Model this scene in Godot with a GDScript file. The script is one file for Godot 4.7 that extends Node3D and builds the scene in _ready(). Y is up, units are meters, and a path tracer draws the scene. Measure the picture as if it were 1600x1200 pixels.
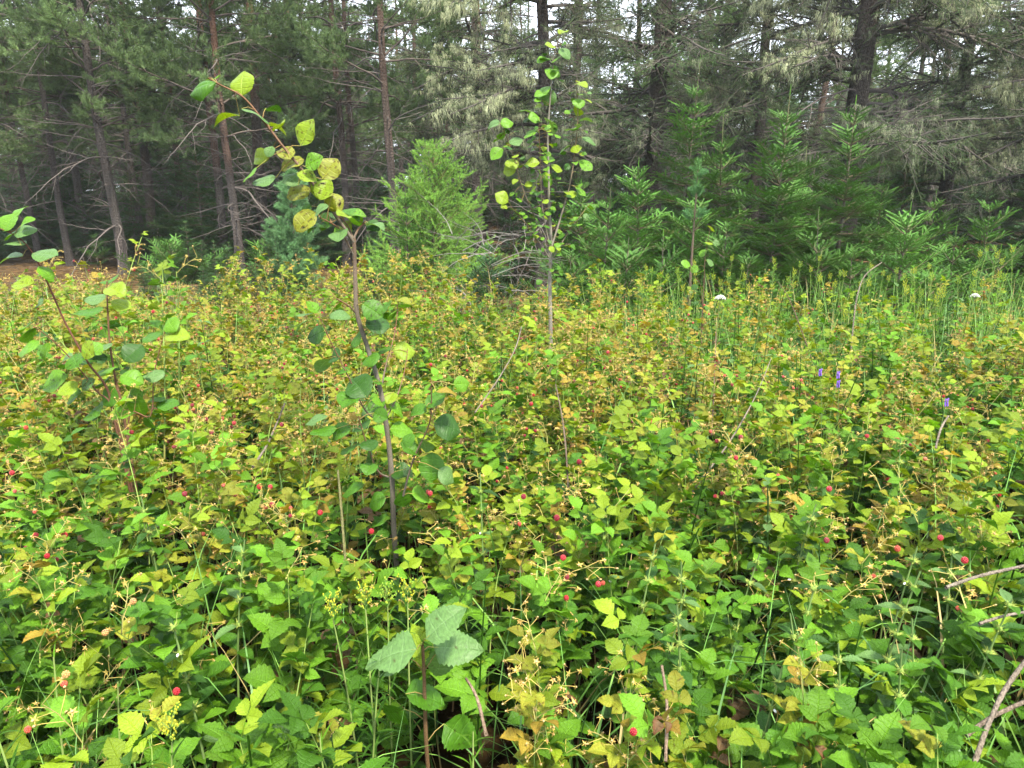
extends Node3D

const EYE := Vector3(0, 1.65, 0)
const PITCH := -14.5
const FOV := 56.0
var R := RandomNumberGenerator.new()
var taken := {}
var lens := Basis()
var focal := 1128.0


# ---------------------------------------------------------------- mesh helper
class MB:
	var v := PackedVector3Array()
	var c := PackedColorArray()
	var u := PackedVector2Array()
	var ix := PackedInt32Array()

	func vert(p: Vector3, col: Color, t := Vector2.ZERO) -> int:
		v.append(p)
		c.append(col)
		u.append(t)
		return v.size() - 1

	func tri(a: int, b: int, d: int) -> void:
		ix.append(a)
		ix.append(b)
		ix.append(d)

	func flat(a: Vector3, b: Vector3, d: Vector3, col: Color, col2 = null) -> void:
		var i := vert(a, col)
		var j := vert(b, col)
		var k := vert(d, col if col2 == null else col2)
		tri(i, j, k)

	# a tube through points with a radius and a colour each
	func tube(pts: Array, rad: Array, sides: int, cols: Array, rough := 0.0, vscale := 1.0) -> void:
		var n := pts.size()
		var first := v.size()
		var t0: Vector3 = (pts[1] - pts[0]).normalized()
		var U := t0.cross(Vector3(0.31, 0.2, 0.93)).normalized()
		var along := 0.0
		for k in n:
			var t: Vector3 = (pts[mini(k + 1, n - 1)] - pts[maxi(k - 1, 0)]).normalized()
			U = (U - t * U.dot(t)).normalized()
			var V := t.cross(U)
			if k > 0:
				along += (pts[k] - pts[k - 1]).length()
			for j in sides + 1:
				var a := TAU * (j % sides) / sides
				var rr: float = rad[k] * (1.0 + rough * sin(3.0 * a + k * 2.1) + rough * 0.7 * sin(5.0 * a - k * 1.3))
				vert(pts[k] + (U * cos(a) + V * sin(a)) * rr, cols[k % cols.size()], Vector2(float(j) / sides, along * vscale))
		for k in n - 1:
			for j in sides:
				var a := first + k * (sides + 1) + j
				var b := a + 1
				var d := b + sides
				var e := d + 1
				# a=(k,j) b=(k,j+1) e=(k+1,j+1) d=(k+1,j)
				tri(a, e, b)
				tri(a, d, e)

	func ball(at: Vector3, r: Vector3, rings: int, sides: int, col: Color, up := Basis()) -> void:
		var first := v.size()
		for k in rings + 1:
			var th := PI * k / rings
			for j in sides + 1:
				var ph := TAU * (j % sides) / sides
				vert(at + up * (Vector3(sin(th) * cos(ph), cos(th), sin(th) * sin(ph)) * r), col)
		for k in rings:
			for j in sides:
				var a := first + k * (sides + 1) + j
				var b := a + 1
				var d := a + sides + 1
				var e := d + 1
				tri(a, b, e)
				tri(a, e, d)

	func mesh() -> ArrayMesh:
		var n := PackedVector3Array()
		n.resize(v.size())
		var i := 0
		while i < ix.size():
			var a := ix[i]
			var b := ix[i + 1]
			var d := ix[i + 2]
			var q := (v[d] - v[a]).cross(v[b] - v[a])
			n[a] += q
			n[b] += q
			n[d] += q
			i += 3
		for k in n.size():
			n[k] = n[k].normalized() if n[k].length_squared() > 1e-20 else Vector3.UP
		var arr := []
		arr.resize(Mesh.ARRAY_MAX)
		arr[Mesh.ARRAY_VERTEX] = v
		arr[Mesh.ARRAY_NORMAL] = n
		arr[Mesh.ARRAY_COLOR] = c
		arr[Mesh.ARRAY_TEX_UV] = u
		arr[Mesh.ARRAY_INDEX] = ix
		var m := ArrayMesh.new()
		m.add_surface_from_arrays(Mesh.PRIMITIVE_TRIANGLES, arr)
		return m


# ---------------------------------------------------------------- small helpers
func rf(a: float, b: float) -> float:
	return R.randf_range(a, b)


func numbered(called: String) -> String:
	var n: int = taken.get(called, 0)
	taken[called] = n + 1
	return called if n == 0 else "%s_%03d" % [called, n]


func tag(o: Node, label: String, category := "", group := "", kind := "") -> void:
	o.set_meta("label", label)
	if category:
		o.set_meta("category", category)
	if group:
		o.set_meta("group", group)
	if kind:
		o.set_meta("kind", kind)


func thing(called: String, label: String, category: String, at: Vector3, group := "", kind := "") -> Node3D:
	var o := Node3D.new()
	o.name = numbered(called)
	o.position = at
	add_child(o, true)
	tag(o, label, category, group, kind)
	return o


func piece(called: String, m: Mesh, mat: Material, parent: Node, xf := Transform3D(), kind := "") -> MeshInstance3D:
	var o := MeshInstance3D.new()
	o.name = called
	o.mesh = m
	o.material_override = mat
	o.transform = xf
	if kind:
		o.set_meta("kind", kind)
	parent.add_child(o, true)
	return o


func copies(called: String, m: Mesh, mat: Material, ts: Array, cs: Array, parent: Node) -> MultiMeshInstance3D:
	var mm := MultiMesh.new()
	mm.transform_format = MultiMesh.TRANSFORM_3D
	mm.use_colors = true
	mm.mesh = m
	mm.instance_count = ts.size()
	for i in ts.size():
		mm.set_instance_transform(i, ts[i])
		mm.set_instance_color(i, cs[i])
	var o := MultiMeshInstance3D.new()
	o.name = called
	o.multimesh = mm
	o.material_override = mat
	o.set_meta("kind", "stuff")
	parent.add_child(o, true)
	return o


# the point seen at photo pixel (px, py) when it stands d metres ahead
func at(px: float, py: float, d: float) -> Vector3:
	var r := lens * Vector3((px - 800.0) / focal, -(py - 600.0) / focal, -1.0)
	return EYE + r * (d / -r.z)


func spot(px: float, d: float) -> Vector3:
	var p := at(px, 308.0, d)
	return Vector3(p.x, gy(p.x, -d), -d)


func gy(x: float, z: float) -> float:
	return 0.04 * sin(x * 0.7 + 1.0) * cos(z * 0.55) + 0.03 * sin(x * 1.9 + z * 1.3)


func frame_of(x: Vector3, up: Vector3) -> Basis:
	x = x.normalized()
	var z := x.cross(up)
	if z.length() < 1e-4:
		z = x.cross(Vector3(0.1, 0.2, 1.0))
	z = z.normalized()
	return Basis(x, z.cross(x).normalized(), z)


func lin(r: float, g: float, b: float) -> Color:
	return Color(r, g, b)


func smooth_line(pts: Array, per := 4) -> Array:
	var out := []
	for i in pts.size() - 1:
		var p0 = pts[maxi(i - 1, 0)]
		var p1 = pts[i]
		var p2 = pts[i + 1]
		var p3 = pts[mini(i + 2, pts.size() - 1)]
		for k in per:
			var t := float(k) / per
			out.append(0.5 * (2.0 * p1 + (p2 - p0) * t + (2.0 * p0 - 5.0 * p1 + 4.0 * p2 - p3) * t * t + (3.0 * p1 - p0 - 3.0 * p2 + p3) * t * t * t))
	out.append(pts[-1])
	return out


# ---------------------------------------------------------------- materials
var vein_tex: ImageTexture
var vein_bump: ImageTexture
var bark_col: NoiseTexture2D
var bark_bump: NoiseTexture2D
var leaf_mats := []
var M := {}


func noise_tex(size: int, freq: float, seed_: int, ramp: Gradient, normal := false, kind := FastNoiseLite.TYPE_SIMPLEX_SMOOTH) -> NoiseTexture2D:
	var n := FastNoiseLite.new()
	n.seed = seed_
	n.noise_type = kind
	n.frequency = freq
	n.fractal_octaves = 5
	var t := NoiseTexture2D.new()
	t.width = size
	t.height = size
	t.seamless = true
	t.noise = n
	if ramp:
		t.color_ramp = ramp
	t.as_normal_map = normal
	return t


func ramp(stops: Array) -> Gradient:
	var g := Gradient.new()
	var o := PackedFloat32Array()
	var c := PackedColorArray()
	for s in stops:
		o.append(s[0])
		c.append(s[1])
	g.offsets = o
	g.colors = c
	return g


func vein_textures(veins: float, strength: float) -> Array:
	var w := 128
	var h := 256
	var im := Image.create(w, h, false, Image.FORMAT_RGB8)
	var bm := Image.create(w, h, false, Image.FORMAT_RGB8)
	var n := FastNoiseLite.new()
	n.seed = 5
	n.frequency = 0.05
	var n2 := FastNoiseLite.new()
	n2.seed = 9
	n2.noise_type = FastNoiseLite.TYPE_CELLULAR
	n2.cellular_return_type = FastNoiseLite.RETURN_DISTANCE2_SUB
	n2.frequency = 0.12
	for y in h:
		var s := float(y) / h
		for x in w:
			var t := absf(float(x) / w - 0.5) * 2.0
			var vein := exp(-pow(t * 26.0, 2.0))
			var q := absf(fposmod(s * veins + 0.25 * t * t + 0.06 * sin(t * 7.0 + veins), 1.0) - 0.5) * 2.0
			vein = maxf(vein, 0.75 * exp(-pow((1.0 - q) * 7.0, 2.0)) * (1.0 - 0.6 * t))
			var net := clampf(1.0 - (n2.get_noise_2d(x, y) + 1.0) * 1.3, 0.0, 1.0)
			var m := 0.74 + 0.12 * n.get_noise_2d(x, y) + 0.05 * net
			m = lerpf(m, 1.0, vein * strength)
			im.set_pixel(x, y, Color(lerpf(m, 0.97, vein * 0.5 * strength), m, lerpf(m * 0.96, 1.0, vein * strength)))
			var hgt := 0.75 - 0.55 * vein - 0.18 * net + 0.1 * n.get_noise_2d(x * 2.0, y * 2.0)
			bm.set_pixel(x, y, Color(hgt, hgt, hgt))
	return [ImageTexture.create_from_image(im), ImageTexture.create_from_image(bm)]


func leaf_mat(c: Color, rough := 0.48, through := 0.86, textured := true, bump := 0.4) -> StandardMaterial3D:
	var m := StandardMaterial3D.new()
	m.albedo_color = c.linear_to_srgb()
	m.vertex_color_use_as_albedo = true
	if textured:
		m.albedo_texture = vein_tex
		m.heightmap_enabled = bump > 0.0
		m.heightmap_texture = vein_bump
		m.heightmap_scale = bump
	m.roughness = rough
	m.metallic_specular = 0.33
	m.backlight_enabled = through > 0.0
	m.backlight = Color(through, through, through * 0.62)
	m.cull_mode = BaseMaterial3D.CULL_DISABLED
	return m


func wood_mat(c: Color, scale: Vector3, bump: float, rough := 0.9) -> StandardMaterial3D:
	var m := StandardMaterial3D.new()
	m.albedo_color = c.linear_to_srgb()
	m.vertex_color_use_as_albedo = true
	m.albedo_texture = bark_col
	m.heightmap_enabled = true
	m.heightmap_texture = bark_bump
	m.heightmap_scale = bump
	m.uv1_triplanar = true
	m.uv1_scale = scale
	m.roughness = rough
	m.metallic_specular = 0.25
	return m


func plain_mat(rough := 0.8, through := 0.0, spec := 0.3) -> StandardMaterial3D:
	var m := StandardMaterial3D.new()
	m.vertex_color_use_as_albedo = true
	m.roughness = rough
	m.metallic_specular = spec
	if through > 0.0:
		m.backlight_enabled = true
		m.backlight = Color(through, through, through * 0.7)
	m.cull_mode = BaseMaterial3D.CULL_DISABLED
	return m


# leaf tones, linear base colours
var TONES := [
	Color(0.045, 0.130, 0.018),  # 0 deep green
	Color(0.080, 0.220, 0.014),  # 1 mid green
	Color(0.145, 0.335, 0.018),  # 2 fresh light green
	Color(0.260, 0.385, 0.020),  # 3 yellow green
	Color(0.320, 0.355, 0.032),  # 4 yellow
	Color(0.400, 0.300, 0.042),  # 5 golden
	Color(0.220, 0.140, 0.068),  # 6 tan
	Color(0.140, 0.270, 0.080),  # 7 pale bluish green
]
var JIT := [0.78, 1.0, 1.22]


func make_materials() -> void:
	var vt := vein_textures(7.0, 1.0)
	vein_tex = vt[0]
	vein_bump = vt[1]
	var soft := vein_textures(4.5, 0.45)
	bark_col = noise_tex(256, 0.03, 3, ramp([[0.0, Color(0.45, 0.43, 0.42)], [0.4, Color(0.8, 0.78, 0.76)], [0.7, Color(0.95, 0.93, 0.92)], [1.0, Color(1, 1, 1)]]))
	bark_bump = noise_tex(256, 0.03, 3, null)
	for t in TONES:
		var row := []
		for j in JIT:
			row.append(leaf_mat(Color(t.r * j, t.g * j, t.b * j)))
		leaf_mats.append(row)
	M.leaf = leaf_mat(Color.WHITE)
	M.aspen = []
	for t in TONES:
		M.aspen.append(leaf_mat(Color(t.r, t.g, t.b) * (0.85 if t.r > 0.3 else 1.0), 0.40, 0.86, true, 0.25))
		M.aspen[-1].albedo_texture = soft[0]
		M.aspen[-1].heightmap_texture = soft[1]
	M.stem = plain_mat(0.7)
	M.needle = plain_mat(0.6, 0.55)
	M.pine_bark = wood_mat(Color.WHITE, Vector3(9, 2.2, 9), 6.0)
	M.limb = wood_mat(Color.WHITE, Vector3(14, 14, 14), 0.6)
	M.sapling_bark = wood_mat(Color.WHITE, Vector3(60, 25, 60), 0.12, 0.75)
	M.lichen = plain_mat(0.95, 0.5, 0.1)
	M.grass = plain_mat(0.5, 0.85, 0.4)
	M.dry = plain_mat(0.9, 0.4, 0.2)
	M.berry = StandardMaterial3D.new()
	M.berry.vertex_color_use_as_albedo = true
	M.berry.roughness = 0.32
	M.berry.subsurf_scatter_enabled = true
	M.berry.subsurf_scatter_strength = 0.15
	M.flower = plain_mat(0.8, 0.7, 0.2)


# ---------------------------------------------------------------- leaves
func width_of(shape: String, s: float) -> float:
	match shape:
		"ovate":
			return pow(sin(PI * pow(s, 0.62)), 0.9) * (1.0 - 0.35 * pow(s, 3.0))
		"round":
			return pow(sin(PI * pow(s, 0.78)), 0.58) * (1.0 - 0.25 * pow(s, 6.0))
		"heart":
			return pow(sin(PI * pow(s, 0.52)), 0.72) * (1.0 - 0.18 * pow(s, 4.0))
		"lance":
			return pow(sin(PI * pow(s, 0.7)), 1.1)
	return sin(PI * s)


# one blade along +x, upper side +y; o: rows, shape, droop, lift, fold, serr, pleat, slant, wave, edge (colour at margin), edge_amt, holes, spots
func blade(mb: MB, xf: Transform3D, L: float, W: float, o: Dictionary, col: Color) -> void:
	var rows: int = o.get("rows", 10)
	var half: int = o.get("half", 2)
	var cols := half * 2 + 1
	var first := mb.v.size()
	var c := Vector3.ZERO
	var ang: float = o.get("lift", 0.0)
	var droop: float = o.get("droop", 0.6)
	var fold: float = o.get("fold", 0.25)
	var serr: float = o.get("serr", 0.1)
	var pleat: float = o.get("pleat", 0.02)
	var slant: float = o.get("slant", 0.35)
	var wave: float = o.get("wave", 0.05)
	var curl: float = o.get("curl", 0.0)
	var roll: float = o.get("roll", 0.0)
	var edge: Color = o.get("edge", col)
	var edge_amt: float = o.get("edge_amt", 0.0)
	var spots: float = o.get("spots", 0.0)
	var holes: float = o.get("holes", 0.0)
	var ph := rf(0, TAU)
	var chew: float = o.get("chew", 9.0)
	var gnaw := FastNoiseLite.new()
	gnaw.seed = R.randi() % 10000
	gnaw.frequency = o.get("chew_size", 4.0)
	var gone := {}
	var dead := {}
	for r in rows + 1:
		var s := float(r) / rows
		var w := width_of(o.get("shape", "ovate"), s) * W * 0.5
		if r == rows:
			w = 0.0
		if r == 0:
			w *= 0.3
		var upv := Vector3(-sin(ang), cos(ang), 0)
		var fwd := Vector3(cos(ang), sin(ang), 0)
		for k in cols:
			var t := float(k - half) / half
			var a := absf(t)
			var ww := w
			if a > 0.99 and r > 0 and r < rows:
				ww = w * (1.0 + (serr if r % 2 == 0 else -serr) + rf(-0.04, 0.04))
			var y := a * ww * sin(fold) + wave * L * a * sin(ph + s * 7.0 + (0.0 if t > 0.0 else 1.7))
			y -= curl * a * a * ww
			y += roll * t * ww
			if a > 0.1 and r > 0 and r < rows:
				y += pleat * L * (1.0 if r % 2 == 0 else -1.0) * (0.7 if a > 0.9 else 1.0)
			var p := c + Vector3(0, 0, t * ww * cos(fold)) + upv * y + fwd * (slant * a * ww * (1.0 - s))
			var cc := col.lerp(edge, clampf(edge_amt * (a * a * 0.7 + s * s * 0.6 - 0.15 + rf(-0.2, 0.2)), 0.0, 1.0))
			if spots > 0.0 and R.randf() < spots and r > 0:
				cc = Color(0.30, 0.13, 0.08).lerp(cc, 0.2)
				dead[r * cols + k] = true
			if chew < 5.0:
				var q := gnaw.get_noise_2d(s, t * 0.5)
				if q > chew and not (a < 0.1 and s < 0.9):
					gone[r * cols + k] = true
				cc = cc.lerp(Color(0.34, 0.14, 0.08), clampf((q - chew + 0.06) * 14.0, 0.0, 0.9))
			mb.vert(xf * p, cc, Vector2(0.5 + 0.5 * t, s))
		ang -= droop / rows
		c += Vector3(cos(ang), sin(ang), 0) * (L / rows)
	for r in rows:
		for k in cols - 1:
			if holes > 0.0 and r > 1 and (dead.has(r * cols + k) or dead.has((r + 1) * cols + k + 1)) and R.randf() < holes:
				continue
			if gone.has(r * cols + k) and gone.has((r + 1) * cols + k + 1):
				continue
			var a := first + r * cols + k
			var b := a + cols
			mb.tri(a, b, b + 1)
			mb.tri(a, b + 1, a + 1)


func raspberry_leaf(kind: int) -> ArrayMesh:
	# 0-3 fresh trefoils, 4-6 fresh five-part leaves, 7-10 ageing, 11-12 shrivelled
	var mb := MB.new()
	var aged := kind >= 7
	var dry := kind >= 11
	var five := (kind >= 4 and kind < 7) or kind == 9
	var W := Color(1, 1, 1)
	var stalk := Color(0.75, 0.85, 0.6)
	var plen := rf(0.06, 0.085) if five else rf(0.045, 0.06)
	var pts := []
	var rad := []
	for i in 6:
		var s := i / 5.0
		pts.append(Vector3(s * plen, 0.012 * sin(s * 2.4), 0.004 * sin(s * 5.0)))
		rad.append(0.0011 - 0.0004 * s)
	mb.tube(pts, rad, 4, [stalk])
	var o := {"rows": 12, "half": 2, "shape": "ovate", "serr": 0.085, "pleat": 0.013, "slant": 0.42, "wave": 0.018}
	if aged:
		o.edge = Color(1.3, 0.82, 0.6)
		o.edge_amt = rf(0.3, 0.8)
		o.spots = 0.03
	if dry:
		o.edge = Color(1.0, 0.62, 0.5)
		o.edge_amt = 1.6
	var n_side := 2 if five else 1
	var tip: Vector3 = pts[5]
	for q in n_side * 2 + 1:
		o.droop = rf(0.5, 1.1) * (1.8 if dry else 1.0)
		o.lift = rf(-0.1, 0.25)
		o.fold = rf(0.1, 0.4) * (1.8 if dry else 1.0)
		o.roll = rf(-0.25, 0.25)
		var sc := rf(0.9, 1.1) * (0.85 if aged else 1.0) * (0.75 if dry else 1.0)
		var yaw := 0.0
		var base: Vector3 = tip
		var L := 0.078
		if q > 0:
			var side := 1.0 if q % 2 == 1 else -1.0
			var pair := (q - 1) / 2
			base = pts[5] if (five and pair == 0) else pts[3]
			if five:
				base = pts[4] if pair == 0 else pts[2]
			yaw = side * rf(0.95, 1.3)
			L = 0.062
			if five and pair == 1:
				L = 0.05
		var xf := Transform3D(Basis(Vector3.UP, -yaw) * Basis(Vector3.RIGHT, rf(-0.3, 0.3)), base)
		var g := rf(0.88, 1.1)
		blade(mb, xf, L * sc, L * sc * rf(0.6, 0.72), o, Color(W.r * g, W.g * g, W.b * g))
	return mb.mesh()


func aspen_leaf(kind: int) -> ArrayMesh:
	var mb := MB.new()
	var o := {"rows": 26, "half": 7, "shape": "round", "serr": 0.02, "pleat": 0.0, "slant": 0.25, "wave": 0.035, "droop": rf(0.1, 0.9), "fold": rf(0.08, 0.45), "curl": rf(0.0, 0.25), "roll": rf(-0.25, 0.25)}
	if kind == 1:
		o.chew = 0.40
	if kind == 2:
		o.chew = 0.31
		o.edge = Color(1.1, 0.95, 0.8)
		o.edge_amt = 0.4
		o.wave = 0.05
	if kind == 3:
		o.curl = 0.9
		o.droop = 0.9
		o.wave = 0.05
	if kind == 4:
		o.shape = "heart"
		o.serr = 0.055
		o.rows = 20
		o.chew = 0.62
		o.pleat = 0.004
		o.wave = 0.05
		o.fold = rf(0.12, 0.3)
		o.droop = rf(0.3, 0.8)
	blade(mb, Transform3D(), 1.0, 0.92 if kind != 4 else 0.84, o, Color(1, 1, 1))
	return mb.mesh()


func berry_mesh(ripe: int) -> ArrayMesh:
	var mb := MB.new()
	var n := 34
	var r := 0.0058
	var base: Color = [Color(0.27, 0.013, 0.018), Color(0.15, 0.007, 0.015), Color(0.34, 0.055, 0.03), Color(0.34, 0.19, 0.06)][ripe]
	for i in n:
		var y := 1.0 - 2.0 * (i + 0.5) / n
		var q := sqrt(1.0 - y * y)
		var a := i * 2.399963
		var p := Vector3(cos(a) * q * r, y * r * 1.08, sin(a) * q * r)
		var g := rf(0.85, 1.15)
		mb.ball(p, Vector3.ONE * rf(0.0020, 0.0024), 3, 6, Color(base.r * g, base.g * g, base.b * g))
	mb.ball(Vector3.ZERO, Vector3(r, r * 1.05, r), 4, 7, Color(base.r * 0.8, base.g * 0.7, base.b * 0.7))
	return mb.mesh()


# spent fruit: a fan of short stalks, each ending in a five-pointed dry calyx round a pale cone; fills ends with the tips
func cluster_mesh(n: int, ends: Array) -> ArrayMesh:
	var mb := MB.new()
	var stalk := Color(0.24, 0.22, 0.07)
	var dry := Color(0.36, 0.25, 0.065)
	var main := [Vector3.ZERO, Vector3(0.03, 0.006, 0), Vector3(0.06, 0.008, 0.003), Vector3(0.09, 0.006, 0)]
	mb.tube(main, [0.0012, 0.001, 0.0009, 0.0008], 3, [stalk])
	for i in n:
		var s := 0.25 + 0.75 * i / maxf(1.0, n - 1)
		var p: Vector3 = main[int(s * 3.0 - 0.01)].lerp(main[int(s * 3.0 - 0.01) + 1], fposmod(s * 3.0 - 0.01, 1.0))
		var a := i * 2.4 + rf(-0.4, 0.4)
		var d := Vector3(rf(0.2, 0.9), sin(a) * 0.9, cos(a)).normalized()
		var q := p + d * rf(0.015, 0.032)
		var e := q + (d + Vector3(0, -0.4, 0)).normalized() * 0.007
		mb.tube([p, q, e], [0.0007, 0.0006, 0.0007], 3, [stalk, dry])
		var g := rf(0.7, 1.25)
		var cc := Color(dry.r * g, dry.g * g * rf(0.85, 1.15), dry.b * g)
		var ax := (e - q).normalized()
		var fr := frame_of(ax, Vector3(0.2, 1, 0.3))
		for k in 5:
			var b := TAU * k / 5.0 + rf(-0.2, 0.2)
			var o := fr.y * cos(b) + fr.z * sin(b)
			var w := ax.cross(o) * 0.0022
			var tip := e + o * rf(0.006, 0.009) - ax * rf(-0.002, 0.004)
			mb.flat(e + w, tip, e - w, cc, cc.darkened(0.25))
		mb.ball(e + ax * 0.002, Vector3.ONE * 0.0022, 3, 5, Color(0.36, 0.25, 0.11))
		ends.append([e + ax * 0.007, ax])
	return mb.mesh()


# ---------------------------------------------------------------- conifers
var SHOOT := {}
var LIMB := {}


func fir_shoot(L: float, n: int, nl: float, w: float, flatness: float, forward: float) -> ArrayMesh:
	var mb := MB.new()
	mb.tube([Vector3.ZERO, Vector3(L, 0, 0)], [0.0022, 0.0014], 3, [Color(0.55, 0.42, 0.25)])
	for i in n:
		var s := (i + 0.5) / n
		var side := 1.0 if i % 2 == 0 else -1.0
		var a := rf(-0.5, 0.9) * (1.0 - flatness) + rf(-0.1, 0.45) * flatness
		if flatness < 0.1:
			a = rf(-PI, PI)
		var lat := Vector3(0, sin(a), cos(a) * side)
		var d := (lat + Vector3(rf(forward * 0.6, forward * 1.4), 0, 0)).normalized()
		var p := Vector3(s * L, 0, 0)
		var len := nl * rf(0.75, 1.1) * (1.0 - 0.35 * pow(s, 4.0))
		var q := d.cross(Vector3.UP)
		q = (q if q.length() > 0.01 else Vector3.RIGHT).normalized() * w * 0.5
		if flatness < 0.1:
			q = d.cross(Vector3(rf(-1, 1), rf(-1, 1), rf(-1, 1))).normalized() * w * 0.5
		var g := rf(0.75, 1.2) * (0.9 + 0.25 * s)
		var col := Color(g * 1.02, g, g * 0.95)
		mb.flat(p - q, p + d * len, p + q, col)
	return mb.mesh()


func lichen_clump() -> ArrayMesh:
	var mb := MB.new()
	for i in 19:
		var p := Vector3(rf(-0.09, 0.09), rf(-0.01, 0.01), rf(-0.02, 0.02))
		var L := rf(0.03, 0.17) * rf(0.6, 1.2)
		var g := rf(0.75, 1.2)
		var col := Color(g, g * rf(0.97, 1.03), g * 0.95)
		var yaw := rf(0, TAU)
		var w := Vector3(cos(yaw), 0, sin(yaw)) * rf(0.0011, 0.0028)
		var sway := Vector3(rf(-0.3, 0.3), 0, rf(-0.3, 0.3))
		var prev := p
		for k in 4:
			var s := (k + 1) / 4.0
			var nx := p + Vector3(0, -L * s, 0) + sway * L * s * s + Vector3(rf(-0.008, 0.008), 0, rf(-0.008, 0.008))
			var w0 := w * (1.0 - 0.2 * k)
			var w1 := w * (1.0 - 0.2 * (k + 1))
			var a := mb.vert(prev - w0, col)
			var b := mb.vert(prev + w0, col)
			var c := mb.vert(nx + w1, col)
			var d := mb.vert(nx - w1, col)
			mb.tri(a, b, c)
			mb.tri(a, c, d)
			if k > 0:
				var o := Vector3(rf(-0.03, 0.03), rf(-0.04, -0.01), rf(-0.03, 0.03))
				mb.flat(nx + w1, nx + o, nx - w1, col)
			prev = nx
	return mb.mesh()


func grow(mb: MB, out: Dictionary, p: Vector3, dir: Vector3, up: Vector3, length: float, r: float, lev: int, k: Dictionary) -> void:
	var n := maxi(2, int(ceil(length / k.step)))
	var pts := [p]
	var rad := [r]
	var d := dir.normalized()
	var gap := 0.0
	var flip := 1.0 if R.randf() < 0.5 else -1.0
	var bend: float = k.bend[lev]
	var jit: float = k.jit[lev]
	for i in n:
		var s := (i + 1.0) / n
		var sl := length / n
		d = (d + Vector3(rf(-jit, jit), bend / n + k.lift[lev] * s / n + rf(-jit, jit) * 0.6, rf(-jit, jit))).normalized()
		up = (up - d * up.dot(d)).normalized()
		var q := p + d * sl
		pts.append(q)
		rad.append(maxf(r * (1.0 - 0.85 * s), k.thin))
		if lev >= k.shoot_lev and s > k.bare[lev] and R.randf() < k.fill:
			var b := frame_of(d, up)
			if k.get("around", false):
				b = b * Basis(Vector3.RIGHT, rf(0, TAU))
			out.t.append(Transform3D(b.scaled(Vector3.ONE * k.shoot * rf(0.8, 1.2) * (1.0 if lev < 2 else 0.9)), p))
			out.v.append(clampf(s * (0.35 + 0.3 * lev) + (0.5 if i == n - 1 else 0.0) * float(lev > 0), 0.0, 1.0))
		if lev >= k.get("lichen_lev", 9) and R.randf() < k.lichen:
			out.l.append(p.lerp(q, R.randf()))
		gap += sl
		if lev < k.levels and s > k.clear[lev] and s < 0.97 and gap >= k.gap[lev]:
			gap = 0.0
			var kids := 2 if k.planar else k.get("kids", 1)
			for j in kids:
				flip = -flip
				var a: float = k.angle * rf(0.8, 1.2)
				var lat := d.cross(up) * flip
				if k.has("roll"):
					lat = lat.rotated(d, rf(-k.roll, k.roll))
				if not k.planar:
					lat = lat.rotated(d, rf(-1.2, 1.2))
				var cd := d * cos(a) + lat * sin(a)
				var cl: float = maxf(length * (1.0 - s) * k.ratio, k.least) * rf(0.75, 1.2)
				grow(mb, out, q, cd, up, cl, maxf(rad[-1] * 0.6, k.thin), lev + 1, k)
		p = q
	mb.tube(pts, rad, 5 if lev == 0 else 3, k.wood)


func limb(length: float, r: float, k: Dictionary) -> Dictionary:
	var mb := MB.new()
	var out := {"t": [], "v": [], "l": [], "len": length}
	grow(mb, out, Vector3.ZERO, Vector3(cos(k.start), sin(k.start), 0), Vector3.UP, length, r, 0, k)
	out.mesh = mb.mesh()
	if k.get("needle", "") and out.t.size():
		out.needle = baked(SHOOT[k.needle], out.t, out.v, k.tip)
	if out.l.size():
		var ts := []
		for q in out.l:
			var s := rf(0.5, 1.15)
			ts.append(Transform3D((Basis(Vector3.UP, rf(0, TAU)) * Basis(Vector3.RIGHT, rf(-0.35, 0.35))).scaled(Vector3(s * rf(0.8, 1.4), s * rf(0.5, 1.3), s)), q))
		out.lichen = baked(SHOOT.lichen, ts, [], Color.WHITE)
	return out


# many copies of one shoot set into a single mesh, brighter towards the tips
func baked(m: ArrayMesh, ts: Array, vs: Array, tip: Color) -> ArrayMesh:
	var src := m.surface_get_arrays(0)
	var sv: PackedVector3Array = src[Mesh.ARRAY_VERTEX]
	var sc: PackedColorArray = src[Mesh.ARRAY_COLOR]
	var si: PackedInt32Array = src[Mesh.ARRAY_INDEX]
	var mb := MB.new()
	for i in ts.size():
		var n := mb.v.size()
		mb.v.append_array(ts[i] * sv)
		var g := rf(0.75, 1.25)
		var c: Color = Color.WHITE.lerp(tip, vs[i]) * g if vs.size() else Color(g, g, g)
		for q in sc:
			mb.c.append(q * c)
		for q in si:
			mb.ix.append(q + n)
	mb.u.resize(mb.v.size())
	return mb.mesh()


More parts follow.
